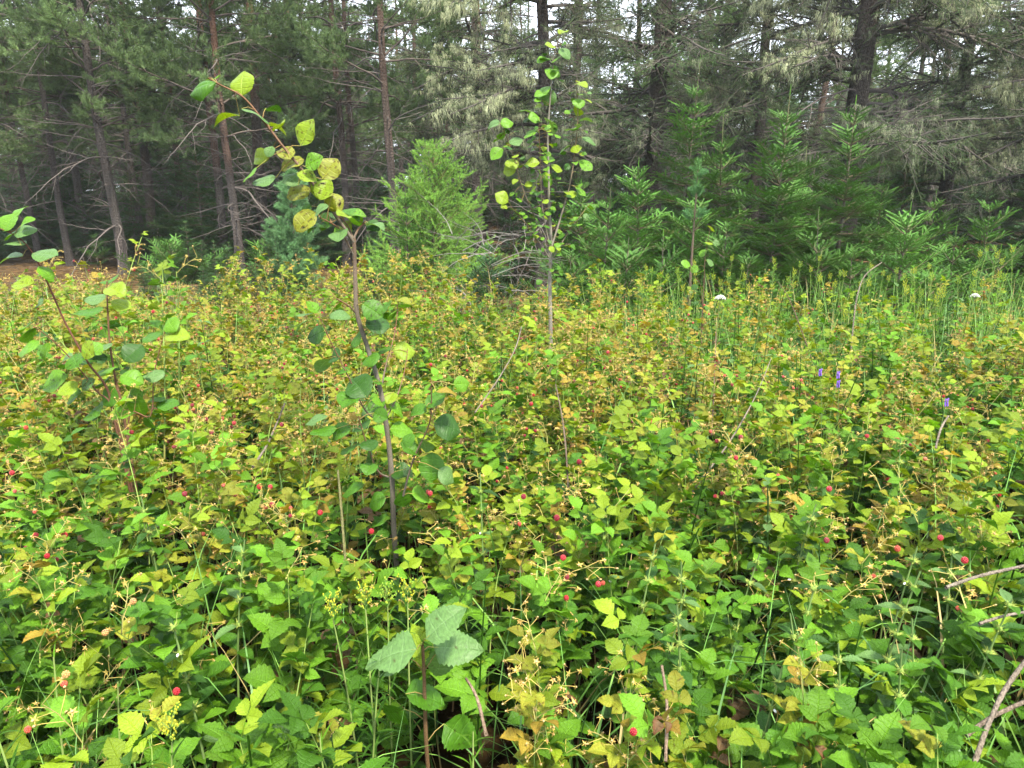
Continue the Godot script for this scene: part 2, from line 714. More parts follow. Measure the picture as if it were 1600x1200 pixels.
func make_conifer_kits() -> void:
	SHOOT.fir = fir_shoot(0.12, 56, 0.0185, 0.0038, 0.7, 0.6)
	SHOOT.spruce = fir_shoot(0.13, 64, 0.017, 0.0036, 0.0, 0.8)
	SHOOT.pine = fir_shoot(0.11, 48, 0.085, 0.0062, 0.0, 1.0)
	SHOOT.white_pine = fir_shoot(0.11, 50, 0.09, 0.005, 0.0, 1.1)
	SHOOT.larch = fir_shoot(0.14, 54, 0.028, 0.004, 0.0, 0.5)
	SHOOT.lichen = lichen_clump()
	var K := {"step": 0.072, "bend": [0.2, 0.1, 0.0], "lift": [0.0, 0.0, 0.0], "jit": [0.05, 0.08, 0.1], "shoot_lev": 0, "bare": [0.2, 0.0, 0.0], "fill": 1.0, "shoot": 0.95, "gap": [0.05, 0.06, 9.0],
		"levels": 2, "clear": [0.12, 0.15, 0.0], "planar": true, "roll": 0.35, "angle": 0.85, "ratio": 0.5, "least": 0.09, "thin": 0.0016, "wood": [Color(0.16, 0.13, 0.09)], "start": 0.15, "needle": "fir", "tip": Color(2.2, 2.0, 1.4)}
	LIMB.fir = []
	for L in [0.25, 0.5, 0.5, 0.8, 0.8, 1.15, 1.15]:
		LIMB.fir.append(limb(L, 0.006 + 0.006 * L, K))
	var P := {"step": 0.15, "bend": [-0.25, 0.3, 0.3], "lift": [0.9, 0.6, 0.4], "jit": [0.22, 0.22, 0.22], "shoot_lev": 1, "bare": [0.8, 0.3, 0.0], "fill": 0.95, "shoot": 1.05, "gap": [0.14, 0.14, 9.0],
		"levels": 2, "clear": [0.3, 0.3, 0.0], "planar": false, "kids": 2, "angle": 0.8, "ratio": 0.55, "least": 0.2, "thin": 0.003, "wood": [Color(0.13, 0.11, 0.10)], "start": 0.2, "around": true, "needle": "pine", "tip": Color(2.8, 2.7, 1.5)}
	LIMB.pine = []
	for L in [1.1, 1.1, 1.8, 1.8, 2.5, 2.5]:
		LIMB.pine.append(limb(L, 0.007 + 0.007 * L, P))
	var D := P.duplicate(true)
	D.merge({"step": 0.13, "fill": 0.0, "jit": [0.24, 0.28, 0.3], "bend": [-0.5, -0.2, 0.0], "lift": [0.3, 0.2, 0.2], "gap": [0.15, 0.12, 9.0], "clear": [0.15, 0.1, 0.0], "kids": 1, "ratio": 0.55, "least": 0.12, "thin": 0.0022, "wood": [Color(0.155, 0.14, 0.13)], "needle": ""}, true)
	LIMB.dead = []
	for L in [0.8, 1.2, 1.6, 2.1]:
		LIMB.dead.append(limb(L, 0.006 + 0.006 * L, D))
	D.merge({"thin": 0.0013, "wood": [Color(0.27, 0.255, 0.24)]}, true)
	LIMB.twiggy = []
	for L in [0.9, 1.3]:
		LIMB.twiggy.append(limb(L, 0.0065, D))
	var S := {"step": 0.12, "bend": [-0.9, -0.35, -0.2], "lift": [1.3, 0.2, 0.0], "jit": [0.10, 0.2, 0.26], "shoot_lev": 1, "bare": [0.6, 0.2, 0.0], "fill": 0.8, "shoot": 1.05, "gap": [0.1, 0.1, 9.0],
		"levels": 2, "clear": [0.12, 0.2, 0.0], "planar": true, "roll": 0.9, "angle": 0.95, "ratio": 0.42, "least": 0.14, "thin": 0.0022, "wood": [Color(0.105, 0.096, 0.09)], "start": 0.1, "lichen_lev": 1, "lichen": 0.03, "needle": "spruce", "tip": Color(2.0, 2.1, 1.5)}
	LIMB.spruce = []
	for L in [1.3, 1.9, 2.5, 2.5, 3.1, 3.1]:
		LIMB.spruce.append(limb(L, 0.012 + 0.011 * L, S))
	S.fill = 0.4
	S.lichen = 0.34
	LIMB.lichen = []
	for L in [1.6, 2.2, 2.2, 2.8]:
		LIMB.lichen.append(limb(L, 0.014 + 0.01 * L, S))
	var A := K.duplicate(true)
	A.merge({"step": 0.12, "bend": [0.1, -0.3, -0.2], "lift": [0.5, 0.3, 0.2], "jit": [0.1, 0.14, 0.15], "gap": [0.06, 9.0, 9.0], "levels": 1, "planar": false, "kids": 2, "angle": 0.8, "ratio": 0.5, "least": 0.12, "around": true, "wood": [Color(0.2, 0.15, 0.09)], "start": 0.35, "needle": "larch", "tip": Color(1.5, 1.4, 1.2)}, true)
	LIMB.larch = []
	for L in [0.35, 0.35, 0.7, 1.0]:
		LIMB.larch.append(limb(L, 0.007, A))
	var B := K.duplicate(true)
	B.merge({"step": 0.11, "bend": [0.4, 0.3, 0.2], "jit": [0.08, 0.1, 0.1], "gap": [0.06, 9.0, 9.0], "levels": 1, "planar": false, "kids": 2, "angle": 0.7, "ratio": 0.45, "least": 0.1, "around": true, "start": 0.5, "bare": [0.35, 0.2, 0.0], "needle": "white_pine", "tip": Color(1.4, 1.4, 1.3)}, true)
	LIMB.white_pine = []
	for L in [0.3, 0.6, 0.9]:
		LIMB.white_pine.append(limb(L, 0.006, B))


func pick(kit: Array, L: float) -> Dictionary:
	var best = []
	var err := 1e9
	for q in kit:
		var e := absf(q.len - L)
		if e < err - 1e-4:
			err = e
			best = [q]
		elif e < err + 1e-4:
			best.append(q)
	return best[R.randi() % best.size()]


class Tree3:
	var root: Node3D
	var wood := {}                  # mesh -> [transforms, colours], limbs too small to pick apart
	var green := {}
	var hung := {}
	var line: Array                 # trunk points, one each 0.25 m
	var rads: Array

	func point(h: float) -> Vector3:
		var i := clampf(h / 0.25, 0.0, line.size() - 1.001)
		return line[int(i)].lerp(line[int(i) + 1], i - int(i))


# a tapered trunk as its own part; bark tones by height
func trunk(t: Tree3, H: float, r: float, lean: Vector2, wob: float, low: Color, high: Color, change: float, mat: Material) -> void:
	t.line = []
	t.rads = []
	var cols := []
	var ph := rf(0, TAU)
	var n := int(H / 0.25) + 1
	for i in n:
		var h := i * 0.25
		var s := h / H
		t.line.append(Vector3(lean.x * h + wob * sin(h * 0.9 + ph), h - (0.25 if i == 0 else 0.0), lean.y * h + wob * cos(h * 0.7 + ph)))
		var flare := 1.0 + 0.5 * exp(-h * 3.0)
		t.rads.append(maxf(0.004, r * (1.0 - 0.92 * s) * flare))
		var g := rf(0.85, 1.15)
		var c := low.lerp(high, clampf((h - change) * 0.6 + 0.3 * sin(h * 3.1), 0.0, 1.0))
		cols.append(Color(c.r * g, c.g * g, c.b * g))
	var mb := MB.new()
	mb.tube(t.line, t.rads, 12 if r > 0.06 else 6, cols, 0.05)
	piece("trunk", mb.mesh(), mat, t.root)


func attach(t: Tree3, l: Dictionary, xf: Transform3D, tone: Color, as_part: bool, lichen_c := Color(0.245, 0.27, 0.175)) -> void:
	if as_part:
		piece("limb", l.mesh, M.limb, t.root, xf)
	else:
		put_in(t.wood, l.mesh, xf, Color.WHITE)
	if l.has("needle"):
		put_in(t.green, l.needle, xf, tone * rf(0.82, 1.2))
	if l.has("lichen"):
		put_in(t.hung, l.lichen, xf, lichen_c * rf(0.75, 1.2))


func finish(t: Tree3) -> void:
	for m in t.wood:
		copies("limbs", m, M.limb, t.wood[m][0], t.wood[m][1], t.root)
	for m in t.green:
		copies("needles", m, M.needle, t.green[m][0], t.green[m][1], t.root)
	for m in t.hung:
		copies("lichen", m, M.lichen, t.hung[m][0], t.hung[m][1], t.root)


func limb_xf(t: Tree3, h: float, yaw: float, pitch: float, sc: float) -> Transform3D:
	var b := Basis(Vector3.UP, yaw) * Basis(Vector3(0, 0, 1), pitch)
	return Transform3D(b.scaled(Vector3.ONE * sc), t.point(h))


# young balsam fir: whorls of flat sprays under a bare spike
func young_fir(label: String, base: Vector3, H: float, spread: float, tone: Color, tip: Color, leader := 0.35, low := 0.12, group := "young balsam firs along the field edge") -> Node3D:
	var t := Tree3.new()
	t.root = thing("young_fir", label, "fir", base, group)
	trunk(t, H, 0.012 * H, Vector2(rf(-0.05, 0.05), rf(-0.04, 0.04)), 0.02, Color(0.13, 0.12, 0.10), Color(0.20, 0.19, 0.11), H * 0.6, M.limb)
	var h := H - leader
	var gap := 0.2
	# the spike itself carries upright needles
	var hh := H - leader
	while hh < H - 0.04:
		for j in 2:
			put_in(t.green, SHOOT.fir, Transform3D((Basis(Vector3.UP, rf(0, TAU)) * frame_of(Vector3(0, 1, 0), Vector3(1, 0, 0))).scaled(Vector3(0.5, 1.0, 0.5)), t.point(hh)), tip)
		hh += 0.12
	while h > low:
		var below := H - h
		var L := clampf(below * spread * rf(0.8, 1.2), 0.12, 1.5)
		var k := R.randi_range(4, 7)
		var y0 := rf(0, TAU)
		for j in k:
			var LL := L * rf(0.6, 1.25)
			var l := pick(LIMB.fir, LL)
			var pitch := clampf(0.65 - below * 0.45, -0.12, 0.6) + rf(-0.1, 0.1)
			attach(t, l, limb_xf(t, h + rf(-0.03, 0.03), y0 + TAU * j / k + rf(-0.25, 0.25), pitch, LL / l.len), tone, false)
		# a few weaker sprays between the whorls
		for j in 4:
			var l2 := pick(LIMB.fir, L * 0.55)
			attach(t, l2, limb_xf(t, h - gap * 0.5, rf(0, TAU), rf(-0.05, 0.3), L * 0.55 / l2.len), tone, false)
		gap = rf(0.17, 0.25) + 0.02 * below
		h -= gap
	finish(t)
	return t.root


func red_pine(label: String, base: Vector3, H: float, r: float, lean: Vector2, crown: float, low: Color, high: Color, change: float, group: String, dense := 1.0, parts := true, category := "pine tree") -> Node3D:
	var t := Tree3.new()
	t.root = thing("pine_tree", label, category, base, group)
	trunk(t, H, r, lean, 0.05, low, high, change, M.pine_bark)
	var h := crown
	while h < H - 0.4:
		var s := (h - crown) / (H - crown)
		var L := lerpf(2.3, 0.9, s) * rf(0.75, 1.15)
		for j in R.randi_range(3, 4):
			if R.randf() > dense:
				continue
			var LL := L * rf(0.7, 1.15)
			var l := pick(LIMB.pine, LL)
			var g := rf(0.8, 1.15)
			attach(t, l, limb_xf(t, h + rf(-0.1, 0.1), rf(0, TAU), rf(-0.2, 0.3) + s * 0.4, LL / l.len), Color(0.100 * g, 0.158 * g, 0.058 * g), parts)
		h += rf(0.45, 0.65)
	h = 1.1
	while h < crown + 3.0:
		for j in (R.randi_range(2, 4) if parts else R.randi_range(1, 3)):
			var l := pick(LIMB.dead, rf(0.6, 2.2))
			attach(t, l, limb_xf(t, h, rf(0, TAU), rf(-0.35, 0.3), rf(0.8, 1.15)), Color.WHITE, parts)
		h += rf(0.25, 0.5)
	finish(t)
	return t.root


func old_spruce(label: String, base: Vector3, H: float, r: float, lean: Vector2, low: float, reach: float, group: String, lichen_share := 0.15, parts := true, tone := Color(0.060, 0.112, 0.042), aims := [], called := "spruce_tree") -> Node3D:
	var t := Tree3.new()
	t.root = thing(called, label, "spruce tree", base, group)
	trunk(t, H, r, lean, 0.03, Color(0.105, 0.095, 0.085), Color(0.12, 0.10, 0.085), 3.0, M.pine_bark)
	var h := low
	while h < H - 0.4:
		var s := (h - low) / (H - low)
		var L := lerpf(reach, 0.7, pow(s, 1.3))
		for j in R.randi_range(2, 3):
			var LL := L * rf(0.65, 1.1)
			var hung := R.randf() < lichen_share and h < 8.0
			var l := pick(LIMB.lichen if hung else LIMB.spruce, LL)
			var g := rf(0.75, 1.2)
			attach(t, l, limb_xf(t, h + rf(-0.1, 0.1), rf(0, TAU), rf(-0.15, 0.25) + s * 0.5, LL / l.len), tone * g, parts)
		h += rf(0.22, 0.36) * (1.0 + s)
	# chosen limbs: [height, yaw, pitch, length, hung with lichen]
	for a in aims:
		var l := pick(LIMB.lichen if a[4] else LIMB.spruce, a[3])
		attach(t, l, limb_xf(t, a[0], a[1], a[2], a[3] / l.len), tone, parts, Color(0.36, 0.385, 0.235))
	h = 0.8
	while h < low + 2.0:
		var l := pick(LIMB.dead, rf(0.8, 2.0))
		attach(t, l, limb_xf(t, h, rf(0, TAU), rf(-0.4, 0.1), 1.0), Color.WHITE, parts)
		h += rf(0.15, 0.3)
	finish(t)
	return t.root


func small_conifer(called: String, label: String, category: String, base: Vector3, H: float, spread: float, kit: String, shoot: String, tone: Color, tip: Color, gap: float, per: int, bare := 0.1) -> Node3D:
	var t := Tree3.new()
	t.root = thing(called, label, category, base)
	trunk(t, H, 0.013 * H, Vector2(rf(-0.03, 0.03), rf(-0.02, 0.02)), 0.015, Color(0.15, 0.12, 0.09), Color(0.18, 0.15, 0.09), H * 0.5, M.limb)
	for i in 6:
		put_in(t.green, SHOOT[shoot], Transform3D(Basis(Vector3.UP, rf(0, TAU)) * frame_of(Vector3(0, 1, 0), Vector3(1, 0, 0)), t.point(H - 0.3 + i * 0.05)), tip)
	var h := H - 0.12
	while h > bare:
		var below := H - h
		for j in per:
			var LL := clampf((0.12 + below * spread) * rf(0.6, 1.2), 0.1, 1.3)
			var l := pick(LIMB[kit], LL)
			attach(t, l, limb_xf(t, h + rf(-0.04, 0.04), rf(0, TAU), rf(-0.1, 0.35), LL / l.len), tone, false)
		h -= gap * rf(0.8, 1.2)
	finish(t)
	return t.root


func duplicate_of(o: Node3D, base: Vector3, turn: float, sc: Vector3, label := "", group := "") -> Node3D:
	var d: Node3D = o.duplicate()
	d.name = numbered(String(o.name).rstrip("0123456789").rstrip("_"))
	d.position = base
	d.rotation.y = turn
	d.scale = sc
	add_child(d, true)
	if label:
		d.set_meta("label", label)
	if group:
		d.set_meta("group", group)
	return d


# ---------------------------------------------------------------- raspberries
var RASP := []
var STEM := []
var CLUSTER := []
var BERRY := []
var LANDMARK := {}
const TONE_WORD := ["deep green", "mid green", "light green", "yellow-green", "yellowing", "golden", "tan and withered", "pale green"]


var patch := FastNoiseLite.new()


func make_raspberry_kit() -> void:
	patch.seed = 4
	patch.frequency = 0.9
	for k in 13:
		RASP.append(raspberry_leaf(k))
	for k in 6:
		var line := []
		var lean := Vector2(rf(0.05, 0.35), 0).rotated(rf(0, TAU))
		for i in 9:
			var s := i / 8.0
			line.append(Vector3(lean.x * s * s + 0.015 * sin(s * 6.0 + k), s, lean.y * s * s + 0.015 * cos(s * 5.0 + k)))
		var mb := MB.new()
		var rad := []
		for i in 9:
			rad.append(0.0042 - 0.0028 * i / 8.0)
		mb.tube(line, rad, 5, [Color(0.22, 0.13, 0.07), Color(0.24, 0.16, 0.07), Color(0.22, 0.20, 0.07), Color(0.20, 0.22, 0.06), Color(0.18, 0.24, 0.06), Color(0.18, 0.25, 0.06), Color(0.18, 0.26, 0.06), Color(0.19, 0.27, 0.06), Color(0.2, 0.28, 0.06)])
		STEM.append({"mesh": mb.mesh(), "line": line})
	for k in 4:
		var ends := []
		var m := cluster_mesh([4, 6, 7, 9][k], ends)
		CLUSTER.append({"mesh": m, "ends": ends})
	for k in 4:
		BERRY.append(berry_mesh(k))


func tone_for(age: float) -> int:
	var pools := [[1, 2, 2, 2, 3, 1, 2, 1, 2], [2, 3, 2, 3, 1, 2, 3, 0, 4], [3, 3, 4, 2, 3, 2, 4, 3, 5], [3, 5, 4, 5, 3, 4, 2, 3, 4, 6]]
	var p: Array = pools[clampi(int(age * 4.0 + rf(-0.4, 0.4)), 0, 3)]
	return p[R.randi() % p.size()]


func plan_cane(p: Vector3, h: float, age: float, fruit: float) -> Dictionary:
	var st := R.randi() % STEM.size()
	var turn := rf(0, TAU)
	var xf := Transform3D(Basis(Vector3.UP, turn).scaled(Vector3.ONE * h), p)
	var c := {"at": p, "stem": st, "xf": xf, "leaves": [], "clusters": [], "berries": [], "h": h, "age": age}
	age = clampf(age + clampf((-p.z - 0.9) * 0.5, 0.25, 1.0) * (0.55 * patch.get_noise_2d(p.x, p.z) + rf(-0.12, 0.12)), 0.0, 1.0)
	var n := R.randi_range(14, 18)
	var yaw := rf(0, TAU)
	for i in n:
		var s := lerpf(0.28, 1.0, pow(float(i) / (n - 1), 0.85))
		var q: Vector3 = xf * line_at(STEM[st].line, s)
		yaw += 2.4 + rf(-0.4, 0.4)
		var e := rf(0.1, 0.6) + 0.4 * s
		var tone := tone_for(age - 0.25 * (1.0 - s))
		var kind := R.randi_range(0, 6)
		var size := lerpf(1.15, 0.8, s) * rf(0.85, 1.2) * (1.0 - 0.10 * age)
		if s > 0.88 and age < 0.4 and R.randf() < 0.2:
			tone = [4, 3, 3][R.randi() % 3]
		if tone >= 4 and tone <= 5:
			kind = R.randi_range(7, 10)
		elif tone == 6:
			kind = R.randi_range(11, 12)
		elif age > 0.55:
			kind = [0, 1, 2, 3, 7, 8][R.randi() % 6]
		var x := Vector3(cos(yaw) * cos(e), sin(e), sin(yaw) * cos(e))
		var b := frame_of(x, Vector3.UP + Vector3(rf(-0.25, 0.25), 0, rf(-0.25, 0.25)))
		c.leaves.append([kind, Transform3D(b.scaled(Vector3.ONE * size), q), tone, R.randi() % 3])
	if fruit > 0.0:
		for i in R.randi_range(2, 3) + int(age * 3.0):
			var s := rf(0.5, 1.0)
			var q: Vector3 = xf * line_at(STEM[st].line, s)
			yaw += 2.4
			var e := rf(0.5, 1.1)
			var b := frame_of(Vector3(cos(yaw) * cos(e), sin(e), sin(yaw) * cos(e)), Vector3.UP)
			var k := R.randi() % 4
			var T := Transform3D(b.scaled(Vector3.ONE * rf(1.0, 1.4)), q)
			c.clusters.append([k, T])
			if R.randf() < fruit:
				for j in R.randi_range(1, 4):
					add_berry(c, k, T, [0, 0, 1, 1, 2, 3][R.randi() % 6], 0.9)
	return c


func add_berry(c: Dictionary, k: int, T: Transform3D, ripe: int, size := 1.0) -> void:
	var ends: Array = CLUSTER[k].ends
	var e: Array = ends[R.randi() % ends.size()]
	var ax: Vector3 = T.basis * e[1]
	var s := rf(0.85, 1.15) * size
	c.berries.append([ripe, Transform3D(Basis(Vector3.UP, rf(0, TAU)) .scaled(Vector3.ONE * s), T * e[0] + ax.normalized() * 0.003 + Vector3(0, -0.003, 0))])


func line_at(line: Array, s: float) -> Vector3:
	var i := clampf(s, 0.0, 0.9999) * (line.size() - 1)
	return line[int(i)].lerp(line[int(i) + 1], i - int(i))


var cane_labels := {}
const RANK := ["", ", second back", ", third back", ", fourth back", ", fifth back", ", sixth back", ", seventh back", ", eighth back", ", ninth back", ", tenth back"]


func unlike(s: String) -> String:
	var n: int = cane_labels.get(s, 0)
	cane_labels[s] = n + 1
	return s + RANK[mini(n, 9)]


func cane_label(c: Dictionary) -> String:
	var tones := {}
	for l in c.leaves:
		tones[l[2]] = tones.get(l[2], 0) + 1
	var best := 0
	for t in tones:
		if tones[t] > tones.get(best, 0):
			best = t
	var near := ""
	var dist := 1e9
	for k in LANDMARK:
		var q: Vector3 = LANDMARK[k] - c.at
		if Vector2(q.x, q.z).length() < dist:
			dist = Vector2(q.x, q.z).length()
			near = k
	var q: Vector3 = c.at - LANDMARK[near]
	var side := ("right of " if q.x > 0 else "left of ") if absf(q.x) > absf(q.z) else ("in front of " if q.z > 0 else "behind ")
	var nb: int = c.berries.size()
	var fruit := "without fruit"
	if nb == 1:
		fruit = "with one berry"
	elif nb == 2:
		fruit = "with two berries"
	elif nb > 2:
		fruit = "with several berries"
	elif c.clusters.size():
		fruit = "with spent stalks"
	var tall := "tall " if c.h > 0.86 else ("low " if c.h < 0.66 else "")
	var s: String = "%s%s raspberry cane %s %s%s" % [tall, TONE_WORD[best], fruit, side, near]
	return unlike(s)


func build_cane(c: Dictionary) -> void:
	var o := thing("raspberry_cane", cane_label(c), "raspberry plant", c.at, "raspberry canes in the thicket")
	var inv := Transform3D(Basis(), -c.at)
	piece("cane", STEM[c.stem].mesh, M.stem, o, inv * c.xf)
	for l in c.leaves:
		piece("leaf", RASP[l[0]], leaf_mats[l[2]][l[3]], o, inv * l[1])
	for l in c.clusters:
		piece("fruit_stalk", CLUSTER[l[0]].mesh, M.stem, o, inv * l[1])
	for l in c.berries:
		piece("berry", BERRY[l[0]], M.berry, o, inv * l[1])


func build_thicket(canes: Array, called: String, label: String) -> void:
	var o := thing(called, label, "raspberry plants", Vector3.ZERO, "", "stuff")
	var leaf := {}
	var stem := {}
	var clus := {}
	var ber := {}
	for c in canes:
		put_in(stem, c.stem, c.xf, Color.WHITE)
		for l in c.leaves:
			var t: Color = TONES[l[2]]
			var j: float = rf(0.72, 1.25)
			put_in(leaf, l[0], l[1], Color(t.r * j, t.g * j, t.b * j))
		for l in c.clusters:
			put_in(clus, l[0], l[1], Color.WHITE * rf(0.8, 1.2))
		for l in c.berries:
			put_in(ber, l[0], l[1], Color.WHITE)
	for k in stem:
		copies("canes", STEM[k].mesh, M.stem, stem[k][0], stem[k][1], o)
	for k in leaf:
		copies("leaves", RASP[k], M.leaf, leaf[k][0], leaf[k][1], o)
	for k in clus:
		copies("fruit_stalks", CLUSTER[k].mesh, M.stem, clus[k][0], clus[k][1], o)
	for k in ber:
		copies("berries", BERRY[k], M.berry, ber[k][0], ber[k][1], o)


func put_in(d: Dictionary, k, xf: Transform3D, col: Color) -> void:
	if not d.has(k):
		d[k] = [[], []]
	d[k][0].append(xf)
	d[k][1].append(col)


# ---------------------------------------------------------------- aspen saplings
var ASPEN := []


# stems: [[photo points], base radius, tip radius, depth at its start, depth at its end, dark]; leaves: [px, py, size in px, tone, face, mesh, tip dx, tip dy]
func aspen(called: String, label: String, stems: Array, leaves: Array, extra: int, extra_size: float, seed_: int, bark: Color, twig: Color, group := "aspen saplings growing up through the raspberries") -> Node3D:
	R.seed = seed_
	var lines := []
	var meshes := []
	var foot := Vector3.ZERO
	for i in stems.size():
		var st: Array = stems[i]
		var pts := []
		var n: int = st[0].size()
		for k in n:
			var s := float(k) / (n - 1)
			pts.append(at(st[0][k].x, st[0][k].y, lerpf(st[3], st[4], s)))
		if i == 0 or st.size() > 6:
			var g := Vector3(pts[0].x + 0.02, 0.0, pts[0].z)
			g.y = gy(g.x, g.z) - 0.03
			if i == 0:
				foot = Vector3(g.x, g.y + 0.03, g.z)
			else:
				g = foot + Vector3(0, -0.02, 0)
			pts.push_front(g)
		pts = smooth_line(pts, 5)
		var rad := []
		var cols := []
		for k in pts.size():
			var s := float(k) / (pts.size() - 1)
			rad.append(lerpf(st[1], st[2], pow(s, 0.8)) * (1.0 + (0.12 if k % 7 == 3 else 0.0) + rf(-0.04, 0.04)))
			var c := bark.lerp(twig, clampf((s * 1.5 - 1.0) if i == 0 else s * 1.5, 0, 1))
			var g2 := rf(0.82, 1.15)
			cols.append(Color(c.r * g2, c.g * g2, c.b * g2))
		var mb := MB.new()
		mb.tube(pts, rad, 8 if i == 0 else 6, cols, 0.04)
		lines.append(pts)
		meshes.append(mb)
	var root := thing(called, label, "aspen sapling", foot, group)
	var cam_x := lens.x
	var cam_y := lens.y
	var todo := []
	for l in leaves:
		var d := 1e9
		var pd := 2.0
		# depth of the nearest stem point in the picture
		for i in lines.size():
			for p in lines[i]:
				var r: Vector3 = lens.transposed() * (p - EYE)
				var q := Vector2(800.0 + focal * r.x / -r.z, 600.0 - focal * r.y / -r.z)
				var e := q.distance_to(Vector2(l[0], l[1]))
				if e < d:
					d = e
					pd = -p.z
		pd += rf(-0.05, 0.05)
		var c := at(l[0], l[1], pd)
		var size: float = l[2] * pd / focal * (0.88 if called == "aspen_sapling" else 0.95)
		var dir: Vector3 = Vector3.ZERO
		if l.size() > 7:
			dir = cam_x * l[6] - cam_y * l[7] + lens.z * rf(-0.3, 0.3)
		todo.append([c, size, l[3], l[4], l[5] if l.size() > 5 else (1 if R.randf() < 0.3 else 0), dir])
	for i in extra:
		var ln: Array = lines[R.randi() % lines.size()]
		var s := pow(R.randf(), 1.3) * 0.75 + 0.22
		var p: Vector3 = line_at(ln, s)
		if p.y < 0.4:
			continue
		var a := rf(0, TAU)
		var off := Vector3(cos(a), rf(-0.2, 0.5), sin(a)) * rf(0.05, 0.10)
		todo.append([p + off, extra_size * rf(0.7, 1.25), [1, 2, 2, 3, 7, 1, 0][R.randi() % 7], rf(0, 0.8), [0, 0, 1, 1, 2][R.randi() % 5], off.normalized() + Vector3(0, rf(-0.6, 0.1), 0)])
	var made := []
	for q in todo:
		var c: Vector3 = q[0]
		var best := 1e9
		var bp := Vector3.ZERO
		var bi := 0
		for i in lines.size():
			for p in lines[i]:
				var e: float = p.distance_to(c)
				if e < best:
					best = e
					bp = p
					bi = i
		var x: Vector3 = q[5] if q[5].length() > 0.1 else (c - bp).normalized() + Vector3(0, -0.15, 0)
		x = x.normalized()
		var up: Vector3 = Vector3.UP.lerp(lens.z, q[3]) + Vector3(rf(-0.3, 0.3), rf(-0.2, 0.3), rf(-0.3, 0.3))
		var b := frame_of(x, up)
		var base: Vector3 = c - x * q[1] * 0.5
		var mid := bp.lerp(base, 0.5) + Vector3(0, 0.006, 0)
		meshes[bi].tube([bp, mid, base, base + x * q[1] * 0.1], [0.0013, 0.0010, 0.0010, 0.0004], 4, [twig * 0.9, Color(0.30, 0.22, 0.08), Color(0.30, 0.32, 0.08), Color(0.30, 0.36, 0.08)])
		made.append([q[4], Transform3D(b.scaled(Vector3.ONE * q[1]), base), q[2]])
	var inv := Transform3D(Basis(), -foot)
	for i in meshes.size():
		var m: MB = meshes[i]
		for k in m.v.size():
			m.v[k] -= foot
		piece("stem" if i == 0 else "branch", m.mesh(), M.sapling_bark, root)
	for q in made:
		piece("leaf", ASPEN[q[0]][R.randi() % ASPEN[q[0]].size()], M.aspen[q[2]], root, inv * q[1])
	return root


# ---------------------------------------------------------------- herbs
var LANCE := []
var NETTLE := []
var WHORL: ArrayMesh
var HEADS := []


func make_herb_kit() -> void:
	for k in 3:
		var mb := MB.new()
		blade(mb, Transform3D(), 1.0, 0.09, {"rows": 8, "half": 1, "shape": "lance", "droop": rf(0.3, 1.0), "fold": 0.35, "serr": 0.0, "pleat": 0.0, "slant": 0.3, "wave": 0.01}, Color(1, 1, 1))
		LANCE.append(mb.mesh())
	for k in 4:
		var mb := MB.new()
		blade(mb, Transform3D(), 1.0, 0.44, {"rows": 18, "half": 2, "shape": "lance", "droop": rf(0.4, 1.2), "fold": rf(0.15, 0.4), "serr": 0.06, "pleat": 0.006, "slant": 0.7, "wave": 0.015}, Color(1, 1, 1))
		NETTLE.append(mb.mesh())
	var w := MB.new()
	for i in 34:
		var a := rf(0, TAU)
		var e := rf(-0.3, 1.0)
		var d := Vector3(cos(a) * cos(e), sin(e), sin(a) * cos(e))
		var L := rf(0.008, 0.015)
		var q := d.cross(Vector3(0.3, 1, 0.2)).normalized() * 0.0014
		var b := d * 0.005
		w.flat(b - q, b + d * L, b + q, Color(0.22, 0.28, 0.06), Color(0.34, 0.32, 0.09))
	w.ball(Vector3.ZERO, Vector3(0.008, 0.007, 0.008), 4, 7, Color(0.16, 0.23, 0.05))
	WHORL = w.mesh()
	for k in 2:
		var h := MB.new()
		for i in 12:
			var a := i * 2.4
			var s := i / 12.0
			var d := Vector3(cos(a), 0.9 + s, sin(a)).normalized()
			var p := Vector3(0, s * 0.06, 0)
			var e := p + d * rf(0.03, 0.06)
			h.tube([p, p.lerp(e, 0.5) + Vector3(0, 0.004, 0), e], [0.0012, 0.001, 0.0008], 3, [Color(0.16, 0.26, 0.06)])
			for j in 7:
				var q := p.lerp(e, 0.45 + 0.6 * j / 7.0) + Vector3(rf(-0.005, 0.005), rf(0, 0.006), rf(-0.005, 0.005))
				var yel := rf(0, 1.0) + (0.0 if k == 0 else -0.5)
				h.ball(q, Vector3(0.0026, 0.0036, 0.0026), 3, 5, Color(0.20, 0.32, 0.04).lerp(Color(0.46, 0.40, 0.03), clampf(yel, 0, 1)))
		HEADS.append(h.mesh())


func curved_stem(h: float, lean: Vector2, r0: float, r1: float, cols: Array) -> Array:
	var line := []
	var rad := []
	for i in 9:
		var s := i / 8.0
		line.append(Vector3(lean.x * s * s, h * s, lean.y * s * s))
		rad.append(lerpf(r0, r1, s))
	var mb := MB.new()
	mb.tube(line, rad, 5, cols)
	return [line, mb.mesh()]


